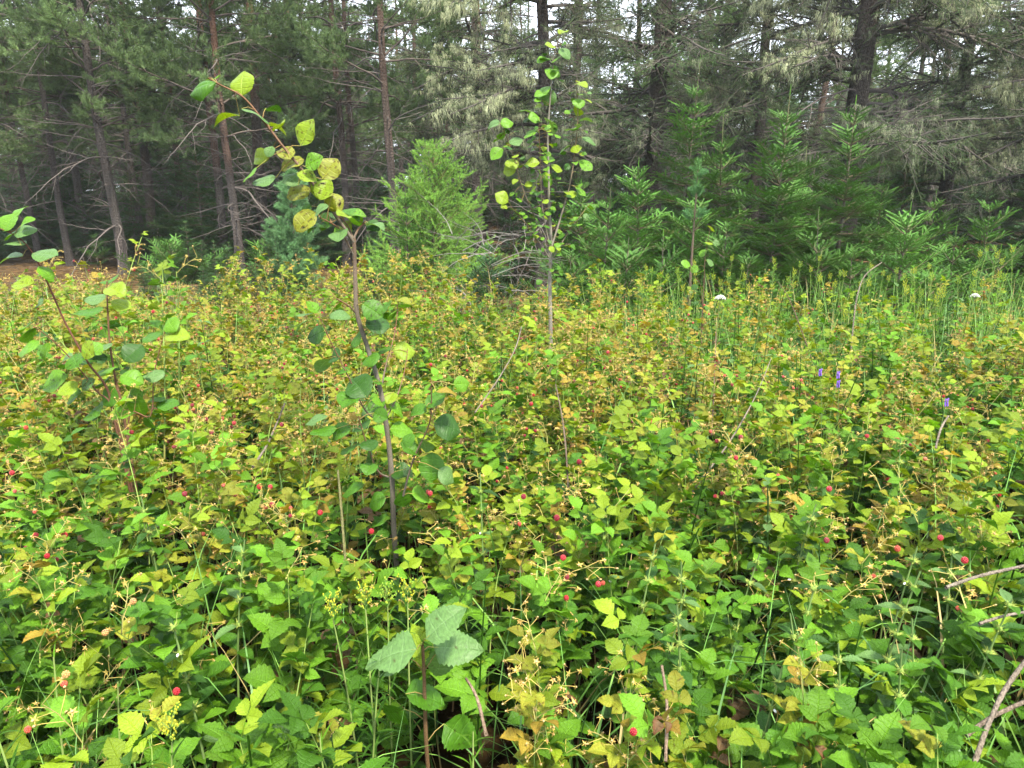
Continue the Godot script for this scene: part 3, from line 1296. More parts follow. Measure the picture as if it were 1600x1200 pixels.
func goldenrod(label: String, p: Vector3, h: float, lean: Vector2, bloom: int, tone: int, single := true) -> Node3D:
	var o := thing("goldenrod", label, "goldenrod", p, "goldenrod stems among the raspberries")
	var st := curved_stem(h, lean, 0.0035, 0.0015, [Color(0.16, 0.20, 0.06), Color(0.17, 0.25, 0.06)])
	piece("stem", st[1], M.stem, o)
	var s := 0.22
	var yaw := rf(0, TAU)
	var joined := SurfaceTool.new()
	var any := false
	while s < 1.0:
		yaw += 2.4
		var L := lerpf(0.10, 0.05, s) * rf(0.85, 1.15)
		var e := lerpf(0.2, 0.95, s) + rf(-0.15, 0.15)
		var b := frame_of(Vector3(cos(yaw) * cos(e), sin(e), sin(yaw) * cos(e)), Vector3.UP)
		var xf := Transform3D(b.scaled(Vector3.ONE * L), line_at(st[0], s))
		if single:
			piece("leaf", LANCE[R.randi() % 3], leaf_mats[tone][R.randi() % 3], o, xf)
		else:
			joined.append_from(LANCE[R.randi() % 3], 0, xf)
			any = true
		s += 0.0135 / h * (1.0 if single else 1.6)
	if any:
		piece("leaves", joined.commit(), leaf_mats[tone][R.randi() % 3], o, Transform3D(), "stuff")
	if bloom >= 0:
		piece("flower_head", HEADS[bloom], M.flower, o, Transform3D(Basis(Vector3.UP, rf(0, TAU)).scaled(Vector3.ONE * 0.75), st[0][8]))
	return o


func hemp_nettle(label: String, p: Vector3, h: float, lean: Vector2) -> Node3D:
	var o := thing("hemp_nettle", label, "hemp nettle", p, "hemp nettles among the raspberries")
	var st := curved_stem(h, lean, 0.004, 0.002, [Color(0.10, 0.15, 0.05), Color(0.12, 0.19, 0.05)])
	piece("stem", st[1], M.stem, o)
	var s := 0.3
	var turn := rf(0, PI)
	while s < 1.0:
		turn += PI / 2 + rf(-0.15, 0.15)
		for j in 2:
			var yaw := turn + PI * j
			var e := rf(-0.1, 0.4) + 0.2 * s
			var L := lerpf(0.11, 0.05, pow(s, 1.5)) * rf(0.85, 1.2)
			var b := frame_of(Vector3(cos(yaw) * cos(e), sin(e), sin(yaw) * cos(e)), Vector3.UP)
			var base := line_at(st[0], s)
			piece("leaf", NETTLE[R.randi() % 4], leaf_mats[[0, 0, 1, 1, 7][R.randi() % 5]][R.randi_range(0, 2)], o, Transform3D(b.scaled(Vector3.ONE * L), base))
		if s > 0.6:
			piece("flower_whorl", WHORL, M.flower, o, Transform3D(Basis(Vector3.UP, rf(0, TAU)).scaled(Vector3.ONE * lerpf(1.5, 1.05, s)), line_at(st[0], s)))
			if R.randf() < 0.12:
				var fl := MB.new()
				fl.ball(Vector3(0.014, 0.004, 0), Vector3(0.006, 0.003, 0.003), 4, 6, Color(0.72, 0.70, 0.70))
				piece("flower", fl.mesh(), M.flower, o, Transform3D(Basis(Vector3.UP, rf(PI, TAU)), line_at(st[0], s)))
		s += 0.085 / h * lerpf(1.3, 0.7, s)
	return o


func grass_blade(L: float, w: float, bend: float, seg := 6) -> ArrayMesh:
	var mb := MB.new()
	var p := Vector3.ZERO
	var a := PI / 2 - 0.08
	for i in seg + 1:
		var s := float(i) / seg
		var ww := w * 0.5 * (1.0 - pow(s, 2.5)) * (0.55 + 0.45 * minf(1.0, s * 4.0))
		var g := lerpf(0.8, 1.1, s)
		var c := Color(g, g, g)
		mb.vert(p + Vector3(0, 0, -ww), c, Vector2(0, s))
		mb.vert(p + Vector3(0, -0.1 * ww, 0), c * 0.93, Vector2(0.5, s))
		mb.vert(p + Vector3(0, 0, ww), c, Vector2(1, s))
		if i > 0:
			var k := i * 3 - 3
			for j in 2:
				mb.tri(k + j, k + j + 3, k + j + 4)
				mb.tri(k + j, k + j + 4, k + j + 1)
		a -= bend / seg * (0.4 + 1.2 * s)
		p += Vector3(cos(a), sin(a), 0) * L / seg
	return mb.mesh()


func dead_stalk(label: String, pts: Array, d0: float, d1: float, r0: float, r1: float, col: Color, called := "dead_cane", category := "dead cane") -> void:
	var ps := []
	for i in pts.size():
		ps.append(at(pts[i].x, pts[i].y, lerpf(d0, d1, float(i) / (pts.size() - 1))))
	ps = smooth_line(ps, 4)
	var foot: Vector3 = ps[0]
	var rad := []
	var cols := []
	for i in ps.size():
		ps[i] -= foot
		rad.append(lerpf(r0, r1, float(i) / (ps.size() - 1)) * rf(0.9, 1.12))
		cols.append(col * rf(0.8, 1.2))
	var mb := MB.new()
	mb.tube(ps, rad, 6, cols, 0.05)
	var o := piece(numbered(called), mb.mesh(), M.limb, self, Transform3D(Basis(), foot))
	tag(o, label, category, "dead canes and stalks in the thicket")


# height of the thicket's top, and how far its leaves have turned, at a place
func thicket_top(x: float, d: float) -> float:
	var h := 0.0
	if d < 2.0:
		h = lerpf(0.60, 0.72, clampf((d - 1.0), 0, 1))
	elif d < 4.0:
		h = lerpf(0.72, 0.84, (d - 2.0) / 2.0)
	else:
		h = lerpf(0.84, 0.92, clampf((d - 4.0) / 3.0, 0, 1))
		h += 0.12 * exp(-pow((x + 0.8) / 1.5, 2.0)) * clampf((d - 4.5) * 0.6, 0, 1)
	if x < -1.8:
		h -= 0.16 * clampf((-x - 1.8) * 0.6, 0, 1) * clampf((d - 3.5) * 0.6, 0, 1)
	return h + 0.07 * sin(x * 2.3 + d * 1.7) + 0.06 * sin(x * 4.1 - d * 3.3 + 1.0)


func turned(x: float, d: float) -> float:
	var a := lerpf(0.10, 0.80, clampf((d - 1.2) / 2.2, 0, 1))
	a += 0.22 * sin(x * 1.9 + d * 2.3) * sin(x * 0.8 - d * 1.1 + 2.0)
	if x > 1.2:
		a -= 0.22 * clampf((x - 1.2) * 0.7, 0, 1)
	if x < -0.7 and d < 3.5:
		a += 0.15
	if x > 0.08 and x < 0.42 and d > 1.15 and d < 1.55:
		a += 0.7
	return clampf(a, 0.0, 1.0)


func far_edge(x: float) -> float:
	return 6.9 + 0.35 * sin(x * 0.9) + (0.5 if x < -2.5 else 0.0)


func seen(p: Vector3, margin := 1.03) -> bool:
	var r: Vector3 = lens.transposed() * (p - EYE)
	return r.z < -0.3 and absf(r.x / -r.z) < 0.709 * margin and absf(r.y / -r.z) < 0.532 * margin


func _ready() -> void:
	R.seed = 20240817
	lens = Basis(Vector3.RIGHT, deg_to_rad(PITCH))
	focal = 600.0 / tan(deg_to_rad(FOV) / 2.0)
	var cam := Camera3D.new()
	cam.name = "camera"
	cam.position = EYE
	cam.basis = lens
	cam.fov = FOV
	cam.near = 0.05
	cam.far = 400.0
	add_child(cam)
	cam.current = true

	var env := Environment.new()
	env.background_mode = Environment.BG_SKY
	var sm := ProceduralSkyMaterial.new()
	sm.sky_top_color = Color(0.83, 0.87, 0.93)
	sm.sky_horizon_color = Color(0.90, 0.92, 0.96)
	sm.sky_curve = 0.2
	sm.ground_bottom_color = Color(0.20, 0.22, 0.14)
	sm.ground_horizon_color = Color(0.35, 0.38, 0.30)
	sm.energy_multiplier = 1.0
	var sky := Sky.new()
	sky.sky_material = sm
	env.sky = sky
	env.tonemap_mode = Environment.TONE_MAPPER_LINEAR
	env.tonemap_exposure = 4.7
	env.fog_enabled = true
	env.fog_density = 0.0006
	env.fog_light_color = Color(0.88, 0.92, 0.92)
	env.sdfgi_enabled = true
	env.ssao_enabled = true
	env.ssil_enabled = true
	var we := WorldEnvironment.new()
	we.name = "daylight"
	we.environment = env
	add_child(we)
	var sun := DirectionalLight3D.new()
	sun.name = "sun"
	sun.light_energy = 1.0
	sun.light_angular_distance = 7.0
	sun.light_color = Color(1.0, 0.97, 0.90)
	sun.shadow_enabled = true
	sun.rotation = Vector3(deg_to_rad(-60), deg_to_rad(25), 0)
	add_child(sun)

	make_materials()
	ground()
	make_conifer_kits()
	forest()
	make_raspberry_kit()
	make_herb_kit()
	for k in 5:
		var row := []
		for j in 3:
			row.append(aspen_leaf(k))
		ASPEN.append(row)
	saplings()
	herbs()
	mixed_herbs()
	thicket()
	grasses()
	stalks()


# ---------------------------------------------------------------- the setting
func ground() -> void:
	var mb := MB.new()
	var xs := []
	var zs := []
	for i in 61:
		var t := (i - 30) / 30.0
		xs.append(signf(t) * (absf(t) * 12.0 + pow(absf(t), 3.0) * 138.0))
	for i in 61:
		var t := i / 60.0
		zs.append(12.0 - t * 40.0 - pow(t, 4.0) * 140.0)
	for z in zs:
		for x in xs:
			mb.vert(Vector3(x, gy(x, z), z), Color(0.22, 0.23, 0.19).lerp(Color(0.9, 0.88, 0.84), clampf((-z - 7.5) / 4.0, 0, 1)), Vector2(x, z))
	for j in 60:
		for i in 60:
			var a: int = j * 61 + i
			mb.tri(a, a + 61, a + 62)
			mb.tri(a, a + 62, a + 1)
	# rows run away from the viewer, so turn the faces upwards
	for k in range(0, mb.ix.size(), 3):
		var q := mb.ix[k + 1]
		mb.ix[k + 1] = mb.ix[k + 2]
		mb.ix[k + 2] = q
	var m := StandardMaterial3D.new()
	m.albedo_texture = noise_tex(512, 0.02, 21, ramp([[0.0, Color(0.20, 0.155, 0.10)], [0.4, Color(0.34, 0.265, 0.18)], [0.65, Color(0.42, 0.33, 0.23)], [1.0, Color(0.52, 0.43, 0.31)]]))
	m.vertex_color_use_as_albedo = true
	m.uv1_triplanar = true
	m.uv1_world_triplanar = true
	m.uv1_scale = Vector3.ONE * 0.45
	m.detail_enabled = true
	m.detail_blend_mode = BaseMaterial3D.BLEND_MODE_MUL
	m.detail_albedo = noise_tex(512, 0.015, 22, ramp([[0.0, Color(0.6, 0.6, 0.55)], [1.0, Color(1, 1, 1)]]))
	m.detail_uv_layer = BaseMaterial3D.DETAIL_UV_1
	m.heightmap_enabled = true
	m.heightmap_texture = noise_tex(512, 0.06, 23, null)
	m.heightmap_scale = 3.0
	m.roughness = 1.0
	m.metallic_specular = 0.15
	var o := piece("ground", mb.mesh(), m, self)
	tag(o, "brown forest floor strewn with fallen needles", "", "", "structure")


func forest() -> void:
	var grey := Color(0.15, 0.135, 0.125)
	var red := Color(0.25, 0.145, 0.10)
	var dull := Color(0.18, 0.13, 0.105)
	var g := "red pines at the edge of the stand"
	# the pines one can tell apart, left to right: photo x at the horizon, depth, radius, lean, crown base
	var P := [
		[-40, 17.5, 0.15, 0.03, 2.6, dull, "reddish pine trunk cut by the photo's far left edge"],
		[42, 19.0, 0.12, -0.05, 3.0, dull, "slender reddish pine leaning left, leftmost whole trunk of the stand"],
		[96, 18.0, 0.13, -0.06, 2.8, grey, "dull grey pine trunk, second from the left behind the brown clearing"],
		[176, 16.5, 0.17, -0.10, 3.2, grey, "stout two-toned pine leaning left, right of the brown clearing"],
		[212, 18.5, 0.13, 0.05, 2.9, grey, "forked grey pine with crooked bare branches right of the stout leaning one"],
		[282, 20.0, 0.14, -0.01, 3.6, red, "rusty red pine trunk with bare snags, above the low spruce shrub"],
		[340, 17.0, 0.16, 0.01, 3.1, red, "straight pine with orange upper bark, left of a close pair"],
		[362, 15.8, 0.15, -0.015, 2.9, red, "straight pine with grey furrowed foot and orange bark, right of a close pair"],
		[448, 21.0, 0.13, 0.02, 3.0, dull, "shaded pine trunk behind the soft white pine seedling"],
		[537, 17.5, 0.14, 0.0, 3.6, dull, "slim dark pine seen just behind the crooked aspen's upper stem"],
		[611, 15.5, 0.16, -0.01, 3.7, dull, "brown-red pine with curved bare boughs behind the young larch"],
	]
	for p in P:
		R.seed = 100 + int(p[0])
		red_pine(p[6], spot(p[0], p[1]), rf(12.5, 15), p[2] * 0.62, Vector2(p[3] * 0.2, rf(-0.01, 0.02)), p[4], Color(0.135, 0.122, 0.115), p[5], 2.2 if p[5] != grey else 3.6, g)
	# the old spruces on the right
	R.seed = 501
	var sg := "old lichen-hung spruces behind the young firs"
	old_spruce("pale lichen-draped spruce with long boughs sweeping left over the larch", spot(850, 12.0), 14.0, 0.12, Vector2(-0.01, 0), 2.4, 2.0, sg, 0.2, true, Color(0.07, 0.11, 0.048),
		[[3.95, PI - 0.25, -0.12, 2.6, true], [3.6, PI + 0.1, -0.2, 2.4, true], [3.2, PI - 0.5, -0.15, 2.2, true], [4.5, PI + 0.4, 0.1, 2.4, true], [2.9, PI + 0.6, -0.1, 2.2, true], [3.3, PI + 0.9, -0.1, 2.0, true], [2.6, PI - 0.2, -0.1, 1.8, true]])
	old_spruce("dark straight spruce with thick trunk behind the tall aspen", spot(1022, 13.0), 16.0, 0.17, Vector2(0.0, 0), 2.2, 2.8, sg, 0.05)
	old_spruce("greyish spruce hidden behind the two brightest firs", spot(1175, 15.5), 14.0, 0.13, Vector2(0.01, 0), 2.4, 2.8, sg, 0.12)
	old_spruce("broadest old spruce, grey twigs and hanging lichen, heavy trunk", spot(1328, 11.5), 16.0, 0.18, Vector2(-0.005, 0), 2.3, 3.0, sg, 0.14, true, Color(0.065, 0.105, 0.045),
		[[4.3, 2.4, 0.0, 2.8, true], [3.9, 3.6, -0.1, 2.2, true], [4.6, 0.5, 0.0, 2.4, true], [4.4, -0.9, 0.0, 2.2, true]])
	old_spruce("spruce with curved bare boughs between the broad spruce and the right-hand gap", spot(1475, 14.0), 14.0, 0.13, Vector2(0.02, 0), 1.8, 2.6, sg, 0.1)
	old_spruce("spruce at the far right edge with grey lichen curtains low down", spot(1640, 11.5), 14.0, 0.15, Vector2(0.02, 0), 1.5, 2.4, sg, 0.18, true, Color(0.065, 0.105, 0.045),
		[[2.9, PI - 0.1, -0.1, 2.2, true], [2.6, PI + 0.3, -0.1, 1.8, true], [2.0, PI, -0.15, 2.0, false], [3.4, PI + 0.2, 0.0, 2.0, true]])
	R.seed = 77
	old_spruce("dim spruce between the dark spruce and the brown-red pine", spot(745, 17.0), 13.0, 0.12, Vector2(0, 0), 3.0, 2.2, sg, 0.1)

	# young firs before them
	R.seed = 601
	var t0 := Color(0.066, 0.168, 0.030)
	var t1 := Color(0.115, 0.270, 0.040)
	var F := [
		[1065, 11.0, 3.55, 0.42, 0.55, "tall fir with a long bare spike, left of the brightest firs"],
		[1215, 8.8, 2.85, 0.50, 0.42, "bright green fir with a tidy crossed leader, tallest of the front firs"],
		[1318, 9.6, 2.92, 0.46, 0.40, "fir with twin spikes just right of the crossed-leader fir"],
		[1256, 9.4, 2.30, 0.42, 0.35, "shorter fir squeezed between the two brightest firs"],
		[1422, 8.4, 1.62, 0.55, 0.35, "small fir with a thin spike right of the twin-spiked fir"],
		[1180, 7.9, 1.12, 0.55, 0.25, "knee-high fir seedling in front of the crossed-leader fir"],
		[1000, 9.6, 2.15, 0.52, 0.30, "full dark fir behind the leafy aspen's right side"],
		[1130, 10.5, 2.75, 0.42, 0.45, "thin-topped fir between the long-spiked fir and the crossed-leader fir"],
		[945, 9.0, 1.75, 0.55, 0.25, "low spreading fir right of the tall aspen stem"],
		[905, 10.0, 1.95, 0.50, 0.25, "dark fir half hidden behind the tall aspen"],
		[1505, 8.6, 1.35, 0.6, 0.22, "low fir under the dark boughs near the right edge"],
		[1575, 8.9, 1.20, 0.6, 0.20, "lowest fir at the right edge of the row"],
		[1375, 10.2, 2.05, 0.5, 0.3, "shaded fir filling the space behind the thin-spiked small fir"],
		[1040, 8.3, 1.35, 0.55, 0.25, "small fir at the foot of the long-spiked fir"],
		[1290, 8.2, 1.50, 0.6, 0.22, "dense low fir in front of the twin-spiked fir"],
		[1130, 8.6, 1.45, 0.6, 0.22, "dense low fir in front of the thin-topped fir"],
		[1460, 10.5, 1.8, 0.5, 0.25, "shaded fir below the curved bare boughs"],
		[1215, 7.9, 0.95, 0.75, 0.12, "low bushy fir at the foot of the crossed-leader fir"],
		[1345, 7.9, 1.15, 0.7, 0.15, "low bushy fir between the twin-spiked fir and the thin-spiked small one"],
		[975, 8.2, 1.25, 0.65, 0.15, "low bushy fir before the full dark fir"],
		[1075, 9.3, 1.9, 0.55, 0.2, "mid-height fir right behind the slim pine seedling"],
		[1545, 9.8, 1.7, 0.6, 0.2, "mid-height fir behind the lowest fir of the row"],
		[1470, 7.9, 0.95, 0.8, 0.12, "low bushy fir left of the low fir under dark boughs"],
		[890, 8.3, 1.05, 0.7, 0.12, "low bushy fir just right of the tall aspen's foot"],
	]
	for q in F:
		var b: float = rf(0.8, 1.2) * (0.8 if q[2] < 1.6 else 1.0)
		young_fir(q[5], spot(q[0], q[1]), q[2], q[3] * 1.08, t0 * b, t1 * b, q[4])
	# a pine-like seedling, larch, white pine, low spruces
	small_conifer("pine_seedling", "slim pine seedling with long needles on a bare stem, before the long-spiked fir", "pine seedling", spot(1086, 8.0), 2.0, 0.12, "white_pine", "white_pine", Color(0.07, 0.17, 0.06), Color(0.10, 0.22, 0.07), 0.24, 4, 1.2)
	small_conifer("larch_tree", "feathery bright green young larch left of the lichen-hung boughs", "larch", spot(672, 9.6), 2.4, 0.58, "larch", "larch", Color(0.14, 0.29, 0.045), Color(0.17, 0.34, 0.055), 0.045, 3)
	young_fir("bushy bright fir at the left foot of the young larch", spot(636, 9.3), 1.75, 0.5, t0 * 1.1, t1 * 1.1, 0.2)
	young_fir("low bluish fir under the tangle of dead branches", spot(765, 9.0), 1.05, 0.9, Color(0.04, 0.10, 0.045), Color(0.06, 0.15, 0.06), 0.1)
	small_conifer("pine_seedling", "soft blue-green white pine seedling left of the crooked aspen", "pine seedling", spot(452, 13.0), 2.1, 0.35, "white_pine", "white_pine", Color(0.11, 0.23, 0.09), Color(0.13, 0.27, 0.10), 0.13, 4)
	young_fir("wide low fir shrub at the edge of the brown clearing", spot(258, 14.5), 0.85, 1.5, t0 * 1.1, t1 * 0.9, 0.08, 0.04)
	young_fir("small dark fir beside the brown clearing, left of the low shrub", spot(140, 17.0), 0.9, 0.8, t0 * 0.8, t1 * 0.7, 0.15)
	young_fir("small fir between the close pine pair and the white pine seedling", spot(405, 14.5), 0.9, 0.9, t0, t1 * 0.9, 0.15)

	# shaded young firs deeper among the pines, copies of two
	R.seed = 650
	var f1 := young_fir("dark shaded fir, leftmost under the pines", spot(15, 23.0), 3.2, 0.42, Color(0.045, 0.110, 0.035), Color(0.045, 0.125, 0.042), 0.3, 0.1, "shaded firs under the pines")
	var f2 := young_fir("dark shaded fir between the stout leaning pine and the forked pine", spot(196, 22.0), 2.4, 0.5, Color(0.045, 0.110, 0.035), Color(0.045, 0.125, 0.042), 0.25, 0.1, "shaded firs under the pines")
	var places := [[72, 22, 1.0, "right of the leftmost trunk"], [128, 24, 1.1, "behind the brown clearing"], [236, 20.5, 1.25, "right of the forked pine"], [266, 24, 1.2, "behind the rusty red pine"], [312, 21, 1.3, "left of the orange-barked pair"],
		[388, 20, 1.05, "right of the orange-barked pair"], [420, 23, 1.25, "behind the white pine seedling"], [490, 20, 1.1, "right of the white pine seedling"], [520, 23, 1.2, "left of the slim dark pine"], [572, 19, 1.1, "right of the slim dark pine"],
		[-30, 20, 0.9, "at the left edge"], [345, 24, 1.35, "behind the orange-barked pair"], [165, 26, 1.3, "deep behind the stout leaning pine"], [700, 14.5, 1.0, "behind the young larch"], [805, 13.5, 0.9, "behind the dead branches"], [870, 15, 1.1, "behind the tall aspen"],
		[960, 13.5, 0.95, "below the dark straight spruce"], [1420, 13, 1.0, "below the broadest spruce"], [1540, 12.5, 0.9, "below the right edge's lichen curtains"], [1230, 13.5, 1.1, "behind the crossed-leader fir"]]
	for i in 26:
		places.append([rf(-30, 700), rf(16.5, 23.0), rf(0.55, 1.05), ""])
	for i in 10:
		places.append([rf(200, 640), rf(10.5, 15.0), rf(0.25, 0.45), ""])
	for i in 14:
		places.append([rf(195, 430), rf(11.0, 14.5), rf(0.2, 0.4), ""])
	for i in 9:
		places.append([rf(1680, 2100), rf(8.5, 12.0), rf(0.4, 0.9), ""])
	places.append_array([[1610, 11.0, 0.8, "at the right edge behind the lowest fir"], [1660, 13.0, 1.0, "beyond the right edge"]])
	for i in 60:
		var dd := rf(24, 44)
		places.append([rf(-150, 1750), dd, rf(1.2, 2.2), ""])
	for q in places:
		var src := f1 if R.randf() < 0.5 else f2
		var s: float = q[2] * rf(0.9, 1.1)
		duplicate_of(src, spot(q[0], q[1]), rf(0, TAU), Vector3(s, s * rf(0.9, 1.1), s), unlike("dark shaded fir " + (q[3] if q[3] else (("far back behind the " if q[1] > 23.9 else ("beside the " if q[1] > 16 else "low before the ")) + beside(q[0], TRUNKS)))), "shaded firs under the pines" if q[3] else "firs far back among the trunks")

	# deep rows: four pines and two spruces, each copied
	R.seed = 700
	var protos := []
	var pg := "pines deep inside the stand"
	for k in 3:
		protos.append(red_pine(unlike("grey-brown pine trunk between the front pines"), spot([120, 470, 250][k], [24.0, 25.0, 29.0][k]), rf(13, 15), [0.12, 0.14, 0.11][k], Vector2(rf(-0.03, 0.03), 0), [3.4, 4.2, 3.0][k], Color(0.13, 0.115, 0.105), [dull, red, dull][k], 3.0, pg, 0.9, false))
	protos.append(old_spruce(unlike("grey-brown spruce between the front trees"), spot(690, 21.0), 14.0, 0.12, Vector2(0.01, 0), 2.0, 2.2, "spruces deep inside the stand", 0.06, false))
	protos.append(old_spruce(unlike("grey-brown spruce between the front trees"), spot(1120, 20.0), 15.0, 0.13, Vector2(-0.01, 0), 2.6, 2.4, "spruces deep inside the stand", 0.06, false))
	var made := 0
	for row in 5:
		var d := 21.0 + row * 5.0
		var half := d * 0.80 + 2.0
		var x := -half
		while x < half:
			var px := x + rf(-0.9, 0.9)
			var dd := d + rf(-1.8, 1.8)
			var right := px > -1.0 + dd * 0.02
			var gap := dd > 22 and absf(px - dd * 0.36) < 1.0
			if not gap:
				var src: Node3D = protos[R.randi_range(3, 4) if right and R.randf() < 0.6 else R.randi_range(0, 2)]
				var s := rf(0.85, 1.15)
				var q := photo_x(Vector3(px, 0, -dd))
				var what := "spruce" if src.name.begins_with("spruce") else "pine"
				duplicate_of(src, Vector3(px, 0, -dd), rf(0, TAU), Vector3(s, s, s), unlike("grey-brown %s deep in the stand, %s rows behind the %s" % [what, ["two", "three", "four", "five", "six"][row], beside(q, TRUNKS)]))
				made += 1
			x += 2.9
	# the pines at either side and behind the viewer's field keep the same shade going outside the frame
	for i in 10:
		var sgn := -1.0 if i % 2 == 0 else 1.0
		duplicate_of(protos[i % 3], Vector3(sgn * rf(14, 19), 0, -rf(8, 17)), rf(0, TAU), Vector3.ONE, unlike("tall pine beyond the %s edge of the view" % ("left" if sgn < 0 else "right")))

	# the forest goes on behind: a mass of crowns nobody could count
	R.seed = 790
	var far := {}
	for i in 4400:
		var dd := rf(44, 62)
		var x := rf(-0.95, 0.95) * dd
		var hgt := pow(R.randf(), 1.1) * (10.0 if x < 2.0 else 8.0) * (1.0 if i < 3200 else 0.4)
		var k: Dictionary = LIMB.fir[R.randi_range(3, 6)] if R.randf() < 0.5 else LIMB.pine[R.randi_range(2, 5)]
		var s := rf(1.3, 2.6)
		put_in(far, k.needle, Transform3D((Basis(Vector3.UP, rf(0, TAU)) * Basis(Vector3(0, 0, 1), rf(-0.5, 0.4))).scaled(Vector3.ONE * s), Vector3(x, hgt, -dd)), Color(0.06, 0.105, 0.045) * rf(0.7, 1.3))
	var back := thing("distant_forest", "dim mass of conifer foliage closing the view behind the trunks", "forest", Vector3.ZERO, "", "stuff")
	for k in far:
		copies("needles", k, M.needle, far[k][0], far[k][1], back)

	# dead brush
	R.seed = 811
	var heap := thing("dead_brush", "grey tangle of dead branches left of the tall aspen's foot", "dead branches", spot(745, 8.7))
	for i in 30:
		var l: Dictionary = LIMB.twiggy[R.randi_range(0, 1)]
		var b := Basis(Vector3.UP, rf(0, TAU)) * Basis(Vector3(0, 0, 1), rf(-0.2, 0.8))
		piece("branch", l.mesh, M.limb, heap, Transform3D(b.scaled(Vector3.ONE * rf(0.6, 0.95)), Vector3(rf(-0.4, 0.6), rf(0.3, 1.3), rf(-0.3, 0.5))))


func beside(px: float, names: Array) -> String:
	var best: String = names[0][1]
	var gap := 1e9
	for n in names:
		if absf(px - n[0]) < gap:
			gap = absf(px - n[0])
			best = n[1]
	return best


func photo_x(p: Vector3) -> float:
	var r: Vector3 = lens.transposed() * (Vector3(p.x, 1.65, p.z) - EYE)
	return 800.0 + focal * r.x / -r.z


const TRUNKS := [[42, "slender leftmost pine"], [96, "dull grey pine"], [176, "stout leaning pine"], [212, "forked grey pine"], [282, "rusty red pine"], [352, "close pine pair"], [448, "shaded pine"], [537, "slim dark pine"], [611, "brown-red pine"],
	[850, "pale lichen-draped spruce"], [1022, "dark straight spruce"], [1175, "greyish hidden spruce"], [1328, "broadest spruce"], [1475, "curved-bough spruce"], [1600, "right-edge spruce"]]


# ---------------------------------------------------------------- saplings
func v2(a: Array) -> Array:
	var out := []
	for i in range(0, a.size(), 2):
		out.append(Vector2(a[i], a[i + 1]))
	return out


